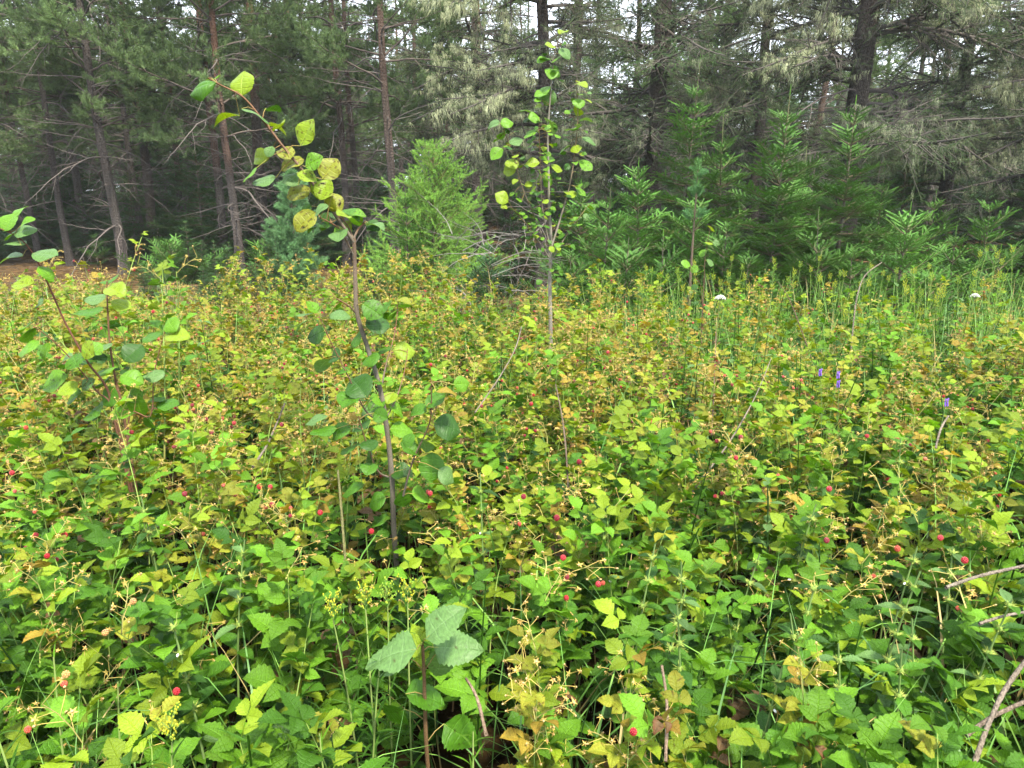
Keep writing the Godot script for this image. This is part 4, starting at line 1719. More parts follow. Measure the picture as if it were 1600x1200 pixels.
func saplings() -> void:
	var bark := Color(0.165, 0.15, 0.12)
	var twig := Color(0.19, 0.105, 0.06)
	aspen("aspen_sapling", "crooked aspen sapling whose top leans far left, with insect-eaten yellow leaves", [
		[v2([617, 850, 612, 742, 603, 660, 592, 600, 575, 545, 558, 490, 555, 430, 553, 372]), 0.0105, 0.006, 2.35, 2.3, 0],
		[v2([553, 378, 530, 345, 505, 308, 470, 263, 440, 226, 410, 187, 380, 152, 345, 133, 325, 122]), 0.0062, 0.0018, 2.3, 2.15, 0],
		[v2([553, 382, 548, 362, 537, 345, 520, 330]), 0.004, 0.0015, 2.3, 2.34, 0],
		[v2([553, 372, 560, 358, 568, 350]), 0.004, 0.002, 2.3, 2.32, 0],
		[v2([552, 398, 530, 358, 500, 340]), 0.0035, 0.0015, 2.3, 2.2, 0],
		[v2([558, 492, 545, 478, 526, 467]), 0.0035, 0.002, 2.32, 2.25, 0],
		[v2([588, 655, 570, 640, 545, 590, 520, 540, 500, 497]), 0.0035, 0.0012, 2.3, 2.15, 0],
		[v2([606, 745, 590, 735, 572, 690, 560, 650]), 0.0035, 0.0015, 2.3, 2.2, 0],
		[v2([597, 600, 605, 562, 617, 520, 622, 470]), 0.003, 0.0012, 2.32, 2.45, 0],
		[v2([603, 655, 620, 620, 632, 580, 637, 545]), 0.003, 0.0012, 2.33, 2.5, 0],
		[v2([630, 775, 645, 720, 668, 670, 674, 640, 673, 590]), 0.0035, 0.0012, 2.2, 2.1, 0],
	], [
		[310, 130, 56, 1, 0.55, 3, -1, 0.1], [375, 126, 48, 3, 0.97, 0, -0.1, -1], [350, 180, 50, 3, 0.25, 1, -1, 0.05], [402, 173, 50, 7, 0.15, 0, 1, 0.05], [436, 197, 38, 3, 0.2, 1, 1, 0.1],
		[478, 206, 50, 3, 0.7, 2, 0.5, -1], [404, 244, 36, 3, 0.8, 1, -1, -0.3], [421, 236, 22, 7, 0.6, 0, 0.5, -1], [412, 281, 42, 7, 0.6, 0, -1, 0.2], [390, 272, 34, 2, 0.4, 0, -0.8, 0.7],
		[446, 238, 36, 4, 0.7, 2, -0.5, -0.7], [456, 255, 42, 4, 0.6, 2, -0.8, 0.3], [490, 252, 36, 2, 0.7, 2, 0.6, -0.3], [515, 263, 46, 4, 0.7, 2, 0.5, -0.8], [480, 275, 36, 3, 0.6, 2, 0.8, 0.2],
		[466, 301, 44, 4, 0.7, 2, -0.8, 0.25], [455, 278, 34, 7, 0.6, 0, -0.6, -0.6], [506, 295, 42, 3, 0.7, 2, 0.3, -0.8], [522, 315, 42, 4, 0.6, 2, 0.6, 0.6], [500, 326, 32, 7, 0.4, 0, -0.8, 0.2],
		[476, 345, 48, 4, 0.85, 2, -0.7, 0.6], [502, 344, 36, 2, 0.6, 0, -0.4, 0.6], [516, 320, 30, 4, 0.4, 1, -0.2, 0.9], [556, 333, 38, 2, 0.4, 2, 1, 0.05], [492, 298, 30, 3, 0.5, 1, 0.2, 0.9],
		[476, 490, 36, 7, 0.3], [493, 523, 40, 0, 0.9, 0, -0.9, 0.3], [488, 480, 30, 2, 0.5], [466, 506, 36, 7, 0.2], [530, 488, 40, 7, 0.3, 0, 1, -0.2], [520, 555, 38, 0, 0.6], [532, 577, 36, 1, 0.4], [503, 566, 40, 7, 0.15],
		[556, 530, 38, 1, 0.5], [590, 505, 48, 0, 0.8, 1, -0.3, -0.9], [600, 480, 38, 1, 0.6], [630, 468, 32, 4, 0.25], [612, 487, 36, 2, 0.6], [632, 546, 42, 3, 0.5, 0, 0.9, -0.1], [602, 545, 36, 1, 0.6], [578, 558, 38, 1, 0.6],
		[560, 602, 60, 0, 0.7, 0, -0.6, -0.8], [545, 622, 52, 1, 0.5], [493, 650, 46, 7, 0.2, 0, -1, 0], [505, 672, 50, 1, 0.25, 0, -1, 0.1], [530, 673, 46, 1, 0.3, 1, -1, 0.2], [562, 662, 42, 0, 0.6], [622, 640, 40, 2, 0.5],
		[628, 668, 46, 2, 0.5], [650, 640, 44, 1, 0.5], [698, 610, 40, 5, 0.3, 0, 1, -0.1], [680, 625, 42, 1, 0.6], [702, 665, 58, 0, 0.75, 0, 1, 0.2], [665, 692, 42, 7, 0.4], [675, 730, 56, 1, 0.85, 0, 0, 1],
		[700, 742, 42, 7, 0.4], [660, 772, 46, 2, 0.5], [632, 780, 44, 1, 0.5], [586, 782, 44, 1, 0.4], [570, 720, 46, 0, 0.5], [548, 760, 52, 1, 0.3, 0, -1, 0.1], [610, 705, 40, 1, 0.5], [576, 690, 40, 0, 0.5],
		[625, 735, 44, 0, 0.5], [545, 700, 46, 1, 0.4], [590, 810, 46, 1, 0.4], [650, 820, 46, 1, 0.4], [640, 700, 40, 1, 0.4],
	], 38, 0.062, 11, bark, twig)
	LANDMARK["the crooked aspen"] = spot(617, 2.3)

	aspen("aspen_sapling", "low bushy aspen with several thin stems and one stem arching to the left edge", [
		[v2([196, 665, 182, 600, 172, 540, 168, 480, 167, 440]), 0.007, 0.002, 2.75, 2.8, 0],
		[v2([180, 660, 166, 605, 140, 570, 105, 510, 80, 455, 55, 402, 30, 372, -5, 355]), 0.006, 0.0015, 2.7, 2.55, 0, 1],
		[v2([185, 665, 150, 610, 110, 560, 80, 530, 55, 512]), 0.004, 0.0012, 2.7, 2.6, 0, 1],
		[v2([200, 668, 235, 650, 240, 590, 250, 545, 262, 500]), 0.004, 0.0012, 2.75, 2.85, 0, 1],
	], [
		[30, 328, 34, 2, 0.5], [12, 345, 40, 2, 0.4], [40, 345, 30, 2, 0.5], [15, 362, 40, 2, 0.4, 0, -1, 0.1], [35, 357, 40, 7, 0.6], [70, 396, 46, 7, 0.35, 0, 1, 0.05], [22, 375, 40, 7, 0.15, 0, -0.8, -0.5], [75, 424, 36, 2, 0.15, 0, 0.9, 0.5], [15, 400, 44, 7, 0.1, 0, -1, 0],
		[35, 443, 40, 3, 0.3, 1, -1, 0], [178, 450, 44, 3, 0.6], [148, 466, 38, 7, 0.3, 0, -1, 0], [140, 485, 46, 1, 0.4, 0, -1, 0.1], [190, 475, 36, 3, 0.4], [155, 542, 48, 7, 0.35, 0, -1, 0.05], [132, 560, 46, 1, 0.6], [208, 550, 46, 0, 0.75, 0, 0.5, -0.6],
		[265, 505, 36, 2, 0.5], [275, 522, 46, 3, 0.4, 0, 1, -0.1], [237, 525, 40, 1, 0.6], [85, 597, 54, 2, 0.6, 1, -1, 0.4], [40, 540, 48, 2, 0.4, 0, -1, 0.1], [40, 520, 40, 2, 0.4], [68, 550, 40, 2, 0.5], [100, 560, 36, 7, 0.3], [215, 635, 44, 2, 0.7, 0, 0, 1],
        [262, 630, 42, 1, 0.5, 0, 1, 0], [150, 640, 50, 1, 0.5], [165, 575, 40, 2, 0.4], [240, 582, 40, 7, 0.2], [205, 590, 44, 2, 0.4], [115, 620, 40, 1, 0.4], [170, 620, 44, 1, 0.4], [235, 665, 40, 1, 0.4],
	], 16, 0.075, 12, Color(0.15, 0.085, 0.05), Color(0.14, 0.06, 0.04))
	LANDMARK["the bushy left aspen"] = spot(190, 2.75)

	aspen("aspen_sapling", "tall slim aspen with three upright leaders, standing before the lichen-hung spruce", [
		[v2([860, 490, 859, 440, 861, 380, 858, 320, 857, 260, 856, 215, 860, 150, 866, 85, 878, 50]), 0.0185, 0.0022, 5.49, 5.38, 0],
		[v2([862, 385, 876, 340, 890, 290, 898, 240, 903, 180, 900, 125]), 0.008, 0.002, 5.43, 5.54, 0],
		[v2([858, 380, 848, 330, 845, 280, 843, 220, 842, 185]), 0.006, 0.002, 5.43, 5.26, 0],
		[v2([859, 400, 840, 350, 815, 290, 800, 235, 782, 195]), 0.006, 0.002, 5.43, 5.26, 0],
		[v2([860, 410, 890, 360, 920, 320]), 0.005, 0.002, 5.43, 5.60, 0],
		[v2([860, 405, 830, 360, 800, 325]), 0.005, 0.002, 5.43, 5.32, 0],
	], [
		[880, 47, 22, 3, 0.7], [862, 68, 22, 3, 0.6], [852, 90, 24, 2, 0.5], [868, 92, 20, 2, 0.5], [884, 80, 26, 7, 0.3], [848, 92, 22, 2, 0.3], [862, 112, 26, 2, 0.5], [846, 145, 26, 2, 0.3], [868, 110, 24, 2, 0.6], [847, 141, 32, 2, 0.35], [858, 153, 28, 7, 0.6],
		[908, 130, 26, 3, 0.7], [905, 158, 24, 2, 0.3], [904, 172, 22, 3, 0.9], [916, 186, 26, 7, 0.4], [862, 194, 34, 7, 0.5], [837, 182, 24, 2, 0.9], [822, 170, 24, 7, 0.2], [768, 194, 30, 7, 0.4], [792, 190, 24, 2, 0.8], [785, 208, 28, 2, 0.2], [828, 208, 26, 2, 0.3], [806, 220, 26, 7, 0.4],
		[922, 216, 28, 7, 0.3], [880, 230, 26, 7, 0.3], [900, 232, 22, 3, 0.8], [893, 201, 28, 2, 0.3], [900, 197, 22, 2, 0.3], [776, 240, 28, 2, 0.2], [800, 255, 26, 3, 0.7], [832, 255, 26, 3, 0.7], [858, 248, 24, 2, 0.7], [795, 265, 26, 3, 0.7], [916, 257, 28, 2, 0.2], [856, 280, 30, 2, 0.7],
		[786, 308, 28, 3, 0.8], [890, 300, 28, 3, 0.3], [908, 298, 24, 2, 0.2], [870, 262, 24, 3, 0.5], [820, 290, 24, 3, 0.6], [806, 330, 24, 2, 0.5], [880, 285, 24, 7, 0.4],
	], 250, 0.049, 13, Color(0.25, 0.24, 0.20), Color(0.17, 0.13, 0.075))
	LANDMARK["the tall slim aspen"] = spot(860, 5.45)

	aspen("aspen_sapling", "little thin aspen with sparse leaves before the long-spiked fir", [
		[v2([1098, 480, 1100, 440, 1102, 400, 1110, 355]), 0.006, 0.0015, 5.6, 5.6, 0],
		[v2([1097, 470, 1085, 430, 1072, 408]), 0.004, 0.0015, 5.6, 5.5, 0, 1],
	], [[1112, 357, 18, 3, 0.7], [1108, 378, 16, 3, 0.4], [1098, 395, 18, 2, 0.8], [1112, 390, 18, 7, 0.2], [1110, 410, 18, 7, 0.5], [1072, 412, 20, 2, 0.7], [1085, 420, 16, 2, 0.5], [1095, 425, 18, 2, 0.4]], 10, 0.05, 14, Color(0.13, 0.09, 0.06), Color(0.14, 0.08, 0.05))
	LANDMARK["the little thin aspen"] = spot(1100, 5.6)

	aspen("poplar_shoot", "broad-leaved poplar shoot with large grey-green heart-shaped leaves", [
		[v2([668, 1190, 664, 1100, 662, 1040, 660, 1008]), 0.006, 0.003, 1.38, 1.35, 0],
	], [
		[606, 1016, 108, 7, 0.25, 4, -1, 0.02], [692, 968, 96, 7, 0.2, 4, 0.6, -0.7], [716, 1010, 96, 7, 0.22, 4, 1, -0.1], [690, 1040, 78, 7, 0.85, 4, -0.1, 1], [640, 1010, 52, 3, 0.25, 4, -0.9, 0.3], [612, 1040, 70, 7, 0.3, 4, -0.9, 0.4],
		[668, 1085, 84, 1, 0.3, 4, 1, 0.1], [612, 1120, 76, 1, 0.9, 4, -0.5, 0.4], [722, 1150, 84, 1, 0.5, 4, 0.8, 0.5],
	], 0, 0.1, 15, Color(0.16, 0.10, 0.05), Color(0.16, 0.11, 0.05), "")
	LANDMARK["the poplar shoot"] = spot(662, 1.4)


# ---------------------------------------------------------------- herbs
func herbs() -> void:
	R.seed = 31
	# goldenrods: photo x, photo y of the top, depth, bloom (-1 none, 0 yellow, 1 green buds), tone, label
	var G := [
		[548, 950, 1.5, 0, 1, "goldenrod with small yellow buds, left of the poplar shoot's pointed leaves"],
		[575, 968, 1.45, 0, 1, "goldenrod with yellow buds close left of the poplar shoot"],
		[632, 958, 1.5, 0, 1, "goldenrod with bright yellow-green tip behind the poplar shoot's left leaf"],
		[600, 945, 1.55, 1, 1, "slim goldenrod with green buds behind the budding goldenrods"],
		[560, 1010, 1.35, -1, 1, "feathery budless goldenrod in front of the yellow-budded ones"],
		[60, 1030, 1.3, -1, 2, "leafy goldenrod without buds near the lower left corner"],
		[150, 1060, 1.25, -1, 2, "pale leafy goldenrod right of the lower left corner"],
		[15, 1075, 1.12, 0, 1, "yellowing goldenrod spike cut by the left edge near the bottom"],
		[225, 1160, 1.1, 0, 1, "goldenrod with yellow buds at the bottom edge, left part"],
		[505, 1150, 1.15, -1, 2, "bright narrow-leaved goldenrod shoot at the bottom edge left of the poplar shoot"],
		[735, 1155, 1.2, -1, 2, "bright narrow-leaved goldenrod shoot at the bottom edge right of the poplar shoot"],
	]
	for q in G:
		var p: Vector3 = at(q[0], q[1], q[2])
		var base: Vector3 = Vector3(p.x, gy(p.x, p.z), p.z)
		goldenrod(q[5], base, p.y - base.y, Vector2(rf(-0.06, 0.06), rf(-0.05, 0.05)), q[3], q[4])
	LANDMARK["the budding goldenrods"] = spot(575, 1.48)
	var n := 0
	for i in 130:
		var px := rf(930, 1670)
		var d := rf(5.2, 7.7)
		var p := spot(px, d)
		var h := rf(0.78, 1.0) + (0.15 if px > 1540 else 0.0)
		n += 1
		goldenrod(unlike("%s goldenrod before the %s" % [["yellow-tipped", "green-budded", "budless", "yellow-headed"][i % 4], beside(px, [[1000, "full dark fir"], [1065, "long-spiked fir"], [1130, "thin-topped fir"], [1215, "crossed-leader fir"], [1318, "twin-spiked fir"], [1422, "thin-spiked small fir"], [1505, "low fir under dark boughs"], [1590, "lowest fir"]])]), p, h, Vector2(rf(-0.1, 0.1), rf(-0.1, 0.1)), [0, 1, -1, 0][i % 4], 2 if i % 3 else 1, false)
	# hemp nettles: photo x, y of the top, depth
	var H := [
		[1400, 850, 1.75, "hemp nettle with long dark drooping leaves right of centre, beside yellowed raspberry leaves"], [1388, 880, 1.62, "hemp nettle with dark leaves just in front of the long-leaved one"], [1078, 868, 1.68, "dark-leaved hemp nettle with a tall spiky top, right of the yellow patch"],
		[1140, 860, 1.8, "hemp nettle with broad drooping leaf behind the spiky-topped one"], [1085, 940, 1.5, "hemp nettle with a white flower, in front of the spiky-topped one"], [1290, 975, 1.5, "hemp nettle with curled grey-edged leaf in the lower right"], [1345, 1020, 1.42, "hemp nettle with pale whorl in the lower right, nearest the bottom"],
		[1505, 865, 1.75, "bushy hemp nettle at the right, under the red berry"], [1465, 970, 1.5, "hemp nettle with yellowish whorls near the right edge"], [1530, 925, 1.55, "hemp nettle with small green bracts at the right edge"], [1238, 780, 2.05, "hemp nettle with dark whorls among yellow raspberry leaves"], [1190, 1035, 1.4, "hemp nettle beside the tall grass blades, lower right"],
		[960, 790, 2.05, "hemp nettle standing above the raspberries right of the crooked aspen"], [990, 860, 1.75, "hemp nettle with pale serrated leaves near the middle"], [1030, 905, 1.6, "hemp nettle with a long stem, left of the spiky-topped one"], [755, 745, 2.15, "hemp nettle with ridged leaves right of the crooked aspen's foot"], [235, 770, 2.0, "spiky hemp nettle in the left part"], [340, 840, 1.75, "leaning hemp nettle with purple-grey leaves left of centre"], [300, 985, 1.45, "hemp nettle with pale curled flowers, lower left"],
		[1555, 760, 2.0, "hemp nettle with bluish leaves near the right edge"], [1420, 690, 2.4, "small hemp nettle among the right-hand raspberries"], [1600, 850, 1.75, "hemp nettle cut by the right edge"], [1430, 1000, 1.42, "hemp nettle with serrated hanging leaves, lower right"], [1240, 930, 1.6, "low hemp nettle beside the dead branch in the lower right"],
	]
	R.seed = 33
	for q in H:
		var p: Vector3 = at(q[0], q[1], q[2])
		var base: Vector3 = Vector3(p.x, gy(p.x, p.z), p.z)
		hemp_nettle(q[3], base, p.y - base.y, Vector2(rf(-0.08, 0.08), rf(-0.05, 0.05)))
	for q in [["the curved dead stalk", 1334, 4.4], ["the nearer yarrow", 1118, 4.6], ["the purple vetch group", 1303, 3.4], ["the slanting dead cane", 1140, 2.7], ["the bare corner branch", 1545, 1.2], ["the lower left goldenrods", 100, 1.25], ["the thin upright cane", 872, 2.45], ["the leaning nettle", 340, 1.75], ["the ridged-leaved nettle", 755, 2.15]]:
		LANDMARK[q[0]] = spot(q[1], q[2])
	LANDMARK["the spiky nettle"] = spot(1080, 1.68)
	LANDMARK["the drooping nettle"] = spot(1400, 1.75)
	# yarrow heads and purple vetch
	R.seed = 35
	for q in [[1118, 470, 4.6, 0.30, "white yarrow head on a thin dark stem, nearer of the two"], [1517, 466, 5.6, 0.2, "small white yarrow head before the right-hand firs"]]:
		var p: Vector3 = at(q[0], q[1], q[2])
		var o := thing("yarrow", q[4], "yarrow", Vector3(p.x, gy(p.x, p.z), p.z), "yarrow flowers above the thicket")
		var h: float = p.y - o.position.y
		var st := curved_stem(h, Vector2(0.03, 0), 0.0035, 0.002, [Color(0.13, 0.15, 0.05)])
		piece("stem", st[1], M.stem, o)
		var mb := MB.new()
		for i in 40:
			var a := i * 2.4
			var r := 0.034 * sqrt(i / 40.0)
			var e := Vector3(cos(a) * r, 0.035 - r * r * 20.0, sin(a) * r)
			mb.tube([Vector3.ZERO, e * 0.6, e], [0.0008, 0.0006, 0.0006], 3, [Color(0.2, 0.28, 0.1)])
			mb.ball(e, Vector3(0.006, 0.0045, 0.006), 3, 6, Color(0.46, 0.46, 0.42) * rf(0.85, 1.1))
		piece("flower_head", mb.mesh(), M.flower, o, Transform3D(Basis(), st[0][8]))
	for q in [[1303, 578, 3.4, "purple vetch spike, uppermost of the group right of centre"], [1325, 596, 3.35, "purple vetch spike, lower right of the uppermost one"], [1298, 582, 3.42, "purple vetch spike just left of the uppermost one"], [1467, 624, 2.95, "single purple vetch spike nearer the right edge"]]:
		var p: Vector3 = at(q[0], q[1], q[2])
		var o := thing("purple_vetch", q[3], "vetch", Vector3(p.x, gy(p.x, p.z), p.z), "purple vetch flowers")
		var h: float = p.y - o.position.y
		var st := curved_stem(h, Vector2(rf(-0.08, 0.08), 0.03), 0.002, 0.001, [Color(0.14, 0.22, 0.07)])
		piece("stem", st[1], M.stem, o)
		var mb := MB.new()
		for i in 16:
			var s := i / 16.0
			var a := i * 2.0
			mb.ball(Vector3(cos(a) * 0.007, -0.045 * s, sin(a) * 0.007), Vector3(0.0042, 0.0065, 0.0042), 3, 5, Color(0.22, 0.11, 0.52) * rf(0.8, 1.3))
		piece("flower_spike", mb.mesh(), M.flower, o, Transform3D(Basis().scaled(Vector3.ONE * 0.75), st[0][8] + Vector3(0, 0.01, 0)))


# herbs of other kinds mixed through the thicket, too many and too tangled to count
func mixed_herbs() -> void:
	R.seed = 37
	var kinds := []
	for k in 4:
		var st := SurfaceTool.new()
		var stem := curved_stem(1.0, Vector2(rf(-0.15, 0.15), rf(-0.15, 0.15)), 0.004, 0.002, [Color(0.5, 0.6, 0.5)])
		st.append_from(stem[1], 0, Transform3D())
		var s := 0.3
		var turn := 0.0
		while s < 1.0:
			turn += PI / 2 if k < 2 else 2.4
			for j in (2 if k < 2 else 1):
				var yaw := turn + PI * j + rf(-0.2, 0.2)
				var e := rf(0.0, 0.5) if k < 2 else rf(0.2, 0.9)
				var L := lerpf(0.13, 0.06, s) * rf(0.8, 1.2)
				var b := frame_of(Vector3(cos(yaw) * cos(e), sin(e), sin(yaw) * cos(e)), Vector3.UP)
				st.append_from(NETTLE[R.randi() % 4] if k < 2 else LANCE[R.randi() % 3], 0, Transform3D(b.scaled(Vector3.ONE * L), line_at(stem[0], s)))
			s += 0.1 if k < 2 else 0.028
		kinds.append(st.commit())
	var sets := {}
	for i in 420:
		var d := sqrt(rf(1.2, 46.0))
		var x := rf(-1, 1) * (d * 0.8 + 0.6)
		if x < 0.2 * d and R.randf() < 0.6:
			continue
		var h := thicket_top(x, d) * rf(0.85, 1.2)
		var t: Color = TONES[[0, 1, 1, 2, 7][R.randi() % 5]] * rf(0.8, 1.15)
		put_in(sets, R.randi() % 4, Transform3D(Basis(Vector3.UP, rf(0, TAU)).scaled(Vector3(rf(0.8, 1.1), h, rf(0.8, 1.1))), Vector3(x, gy(x, -d), -d)), t)
	var o := thing("wild_herbs", "slender leafy wild herbs scattered through the raspberries", "herbs", Vector3.ZERO, "", "stuff")
	for k in sets:
		copies("herbs", kinds[k], M.leaf, sets[k][0], sets[k][1], o)
	# fallen twigs and cones on the clearing
	var tw := []
	var tc := []
	for i in 1400:
		var d := rf(8.0, 20.0)
		var x := rf(-0.85, 0.4) * d
		var b := Basis(Vector3.UP, rf(0, TAU)).scaled(Vector3(rf(0.15, 0.45), rf(0.3, 0.8), rf(0.3, 0.6)))
		tw.append(Transform3D(b, Vector3(x, gy(x, -d) + 0.01, -d)))
		tc.append(Color.WHITE * rf(0.5, 1.1))
	var l := thing("forest_litter", "fallen twigs strewn over the brown floor under the pines", "fallen twigs", Vector3.ZERO, "", "stuff")
	copies("twigs", LIMB.dead[0].mesh, M.limb, tw, tc, l)


# ---------------------------------------------------------------- the raspberry thicket
func thicket() -> void:
	R.seed = 41
	var canes := []
	var d := 0.78
	while d < 8.2:
		var gap := 0.165 if d < 3.6 else (0.185 if d < 5.0 else 0.20)
		var half := d * 0.82 + 2.4
		var x := -half
		while x < half:
			var px := x + rf(-0.5, 0.5) * gap
			var pd := d + rf(-0.5, 0.5) * gap
			x += gap
			if pd > far_edge(px) or Vector2(px, pd).length() < 0.8:
				continue
			# greener ground with grass and goldenrod at the back right; gaps here and there
			if px > 0.6 + 0.1 * pd and pd > 5.0 and R.randf() < 0.72:
				continue
			if pd > 1.1 and pd < 1.7 and px > -0.1 and px < 0.28 and R.randf() < 0.75:
				continue
			if R.randf() < 0.06:
				continue
			var clear := false
			for q in [["the poplar shoot", 0.0, 0.24], ["the budding goldenrods", 0.0, 0.2], ["the crooked aspen", 0.18, 0.13]] :
				if Vector2(px - LANDMARK[q[0]].x, pd + LANDMARK[q[0]].z + q[1]).length() < q[2]:
					clear = true
			if clear or (px < -0.5 and pd < 1.3 and R.randf() < 0.6):
				continue
			var h := thicket_top(px, pd) * rf(0.82, 1.08) * (rf(1.05, 1.2) if R.randf() < 0.05 and pd > 2.5 else 1.0)
			var fruit := 0.0
			var a := turned(px, pd)
			if R.randf() < clampf(a * 1.5, 0.15, 0.92):
				fruit = 0.07 if pd < 2.5 else 0.14
			canes.append(plan_cane(Vector3(px, gy(px, -pd) - 0.02, -pd), h, a, fruit))
		d += gap
	# single tall canes that stand clear
	for q in [[143, 372, 4.6, 0.95], [215, 410, 3.3, 0.5], [345, 392, 6.2, 0.85], [690, 405, 6.8, 0.9], [435, 392, 6.6, 0.9], [560, 410, 6.8, 0.9]]:
		var p: Vector3 = at(q[0], q[1], q[2])
		canes.append(plan_cane(Vector3(p.x, 0, p.z), p.y - 0.02, q[3], 0.1))
		for j in 4:
			canes.append(plan_cane(Vector3(p.x + rf(-0.14, 0.14), 0, p.z + rf(-0.1, 0.1)), (p.y - 0.02) * rf(0.82, 0.99), q[3], 0.1))
	for q in [[870, 1010, 1.42], [920, 1040, 1.36], [850, 1060, 1.34], [960, 1020, 1.4], [900, 1085, 1.28], [1265, 1075, 1.3], [130, 930, 1.55]]:
		var p: Vector3 = at(q[0], q[1], q[2])
		canes.append(plan_cane(Vector3(p.x, gy(p.x, p.z), p.z), p.y, 1.0, 0.05))
	# berries that show clearly in the photo hang from the nearest cane
	var B := [[275, 1075, 1.28, 0], [18, 735, 2.1, 0], [55, 832, 1.8, 0], [100, 832, 1.8, 0], [40, 853, 1.75, 1], [405, 757, 2.1, 0], [422, 757, 2.1, 0], [425, 785, 2.0, 1], [580, 826, 1.85, 0], [990, 1138, 1.22, 0], [880, 867, 1.72, 0], [1292, 840, 1.78, 1], [1508, 871, 1.7, 0], [1355, 678, 2.5, 0],
		[935, 908, 1.6, 0], [673, 567, 3.4, 0], [672, 767, 2.05, 0], [830, 628, 2.85, 0], [1296, 760, 2.05, 0], [1158, 680, 2.45, 1], [320, 712, 2.3, 2], [330, 672, 2.5, 1], [288, 768, 2.1, 1], [950, 548, 3.6, 0], [530, 622, 2.9, 0], [500, 797, 1.95, 0], [1403, 853, 1.75, 2], [1470, 836, 1.78, 0],
		[905, 718, 2.25, 1], [818, 772, 2.05, 1], [1150, 712, 2.3, 0], [870, 805, 1.9, 1], [980, 470, 5.2, 0], [1010, 520, 4.2, 0], [300, 630, 2.8, 1], [440, 660, 2.5, 1], [40, 665, 2.5, 2], [205, 672, 2.5, 0]]
	for q in B:
		var p: Vector3 = at(q[0], q[1], q[2])
		var best := 1e9
		var bc = null
		for c in canes:
			var e := Vector2(c.at.x - p.x, c.at.z - p.z).length()
			if e < best:
				best = e
				bc = c
		if bc == null:
			continue
		var k := R.randi() % 4
		var e0: Array = CLUSTER[k].ends[-1]
		# the stalk leaves the cane's tip towards the berry
		var from: Vector3 = bc.xf * line_at(STEM[bc.stem].line, 0.92)
		var dir := (p - from)
		var b := frame_of(dir.normalized() + Vector3(0, 0.01, 0), Vector3.UP)
		var L := clampf(dir.length() / 0.11, 0.6, 2.0)
		bc.clusters.append([k, Transform3D(b.scaled(Vector3(L, 1.1, 1.1)), p - b * (Vector3(e0[0].x * L, e0[0].y * 1.1, e0[0].z * 1.1)))])
		for j in R.randi_range(0, 2):
			add_berry(bc, k, bc.clusters[-1][1], R.randi_range(1, 3), 0.8)
		bc.berries.append([q[3], Transform3D(Basis(Vector3.UP, rf(0, TAU)).scaled(Vector3.ONE * rf(1.0, 1.2)), p + Vector3(0, -0.008, 0))])
	var near := []
	var rest := []
	canes.sort_custom(func(a, b): return a.at.z > b.at.z)
	for c in canes:
		var top: Vector3 = c.at + Vector3(0, c.h, 0)
		if near.size() < 300 and seen(top, 1.06):
			near.append(c)
		else:
			rest.append(c)
	for c in near:
		build_cane(c)
	build_thicket(rest, "raspberry_thicket", "yellowing raspberry thicket filling the field up to the trees")
	# the shaded lower storey
	R.seed = 43
	var low := {}
	for i in 12000:
		var dd := sqrt(rf(0.4, 62.0))
		var x := rf(-1, 1) * (dd * 0.8 + 2.0)
		var p := Vector3(x, gy(x, -dd) + rf(0.05, 0.42), -dd)
		var yaw := rf(0, TAU)
		var e := rf(-0.3, 0.7)
		var b := frame_of(Vector3(cos(yaw) * cos(e), sin(e), sin(yaw) * cos(e)), Vector3.UP)
		var t: Color = TONES[[0, 1, 1, 2, 0, 6][R.randi() % 6]] * rf(0.7, 1.1)
		put_in(low, R.randi_range(0, 6) if R.randf() < 0.85 else 12, Transform3D(b.scaled(Vector3.ONE * rf(0.8, 1.25)), p), t)
	var o := thing("undergrowth", "low green leaves and withered leaves in the shade under the canes", "undergrowth", Vector3.ZERO, "", "stuff")
	for k in low:
		copies("leaves", RASP[k], M.leaf, low[k][0], low[k][1], o)


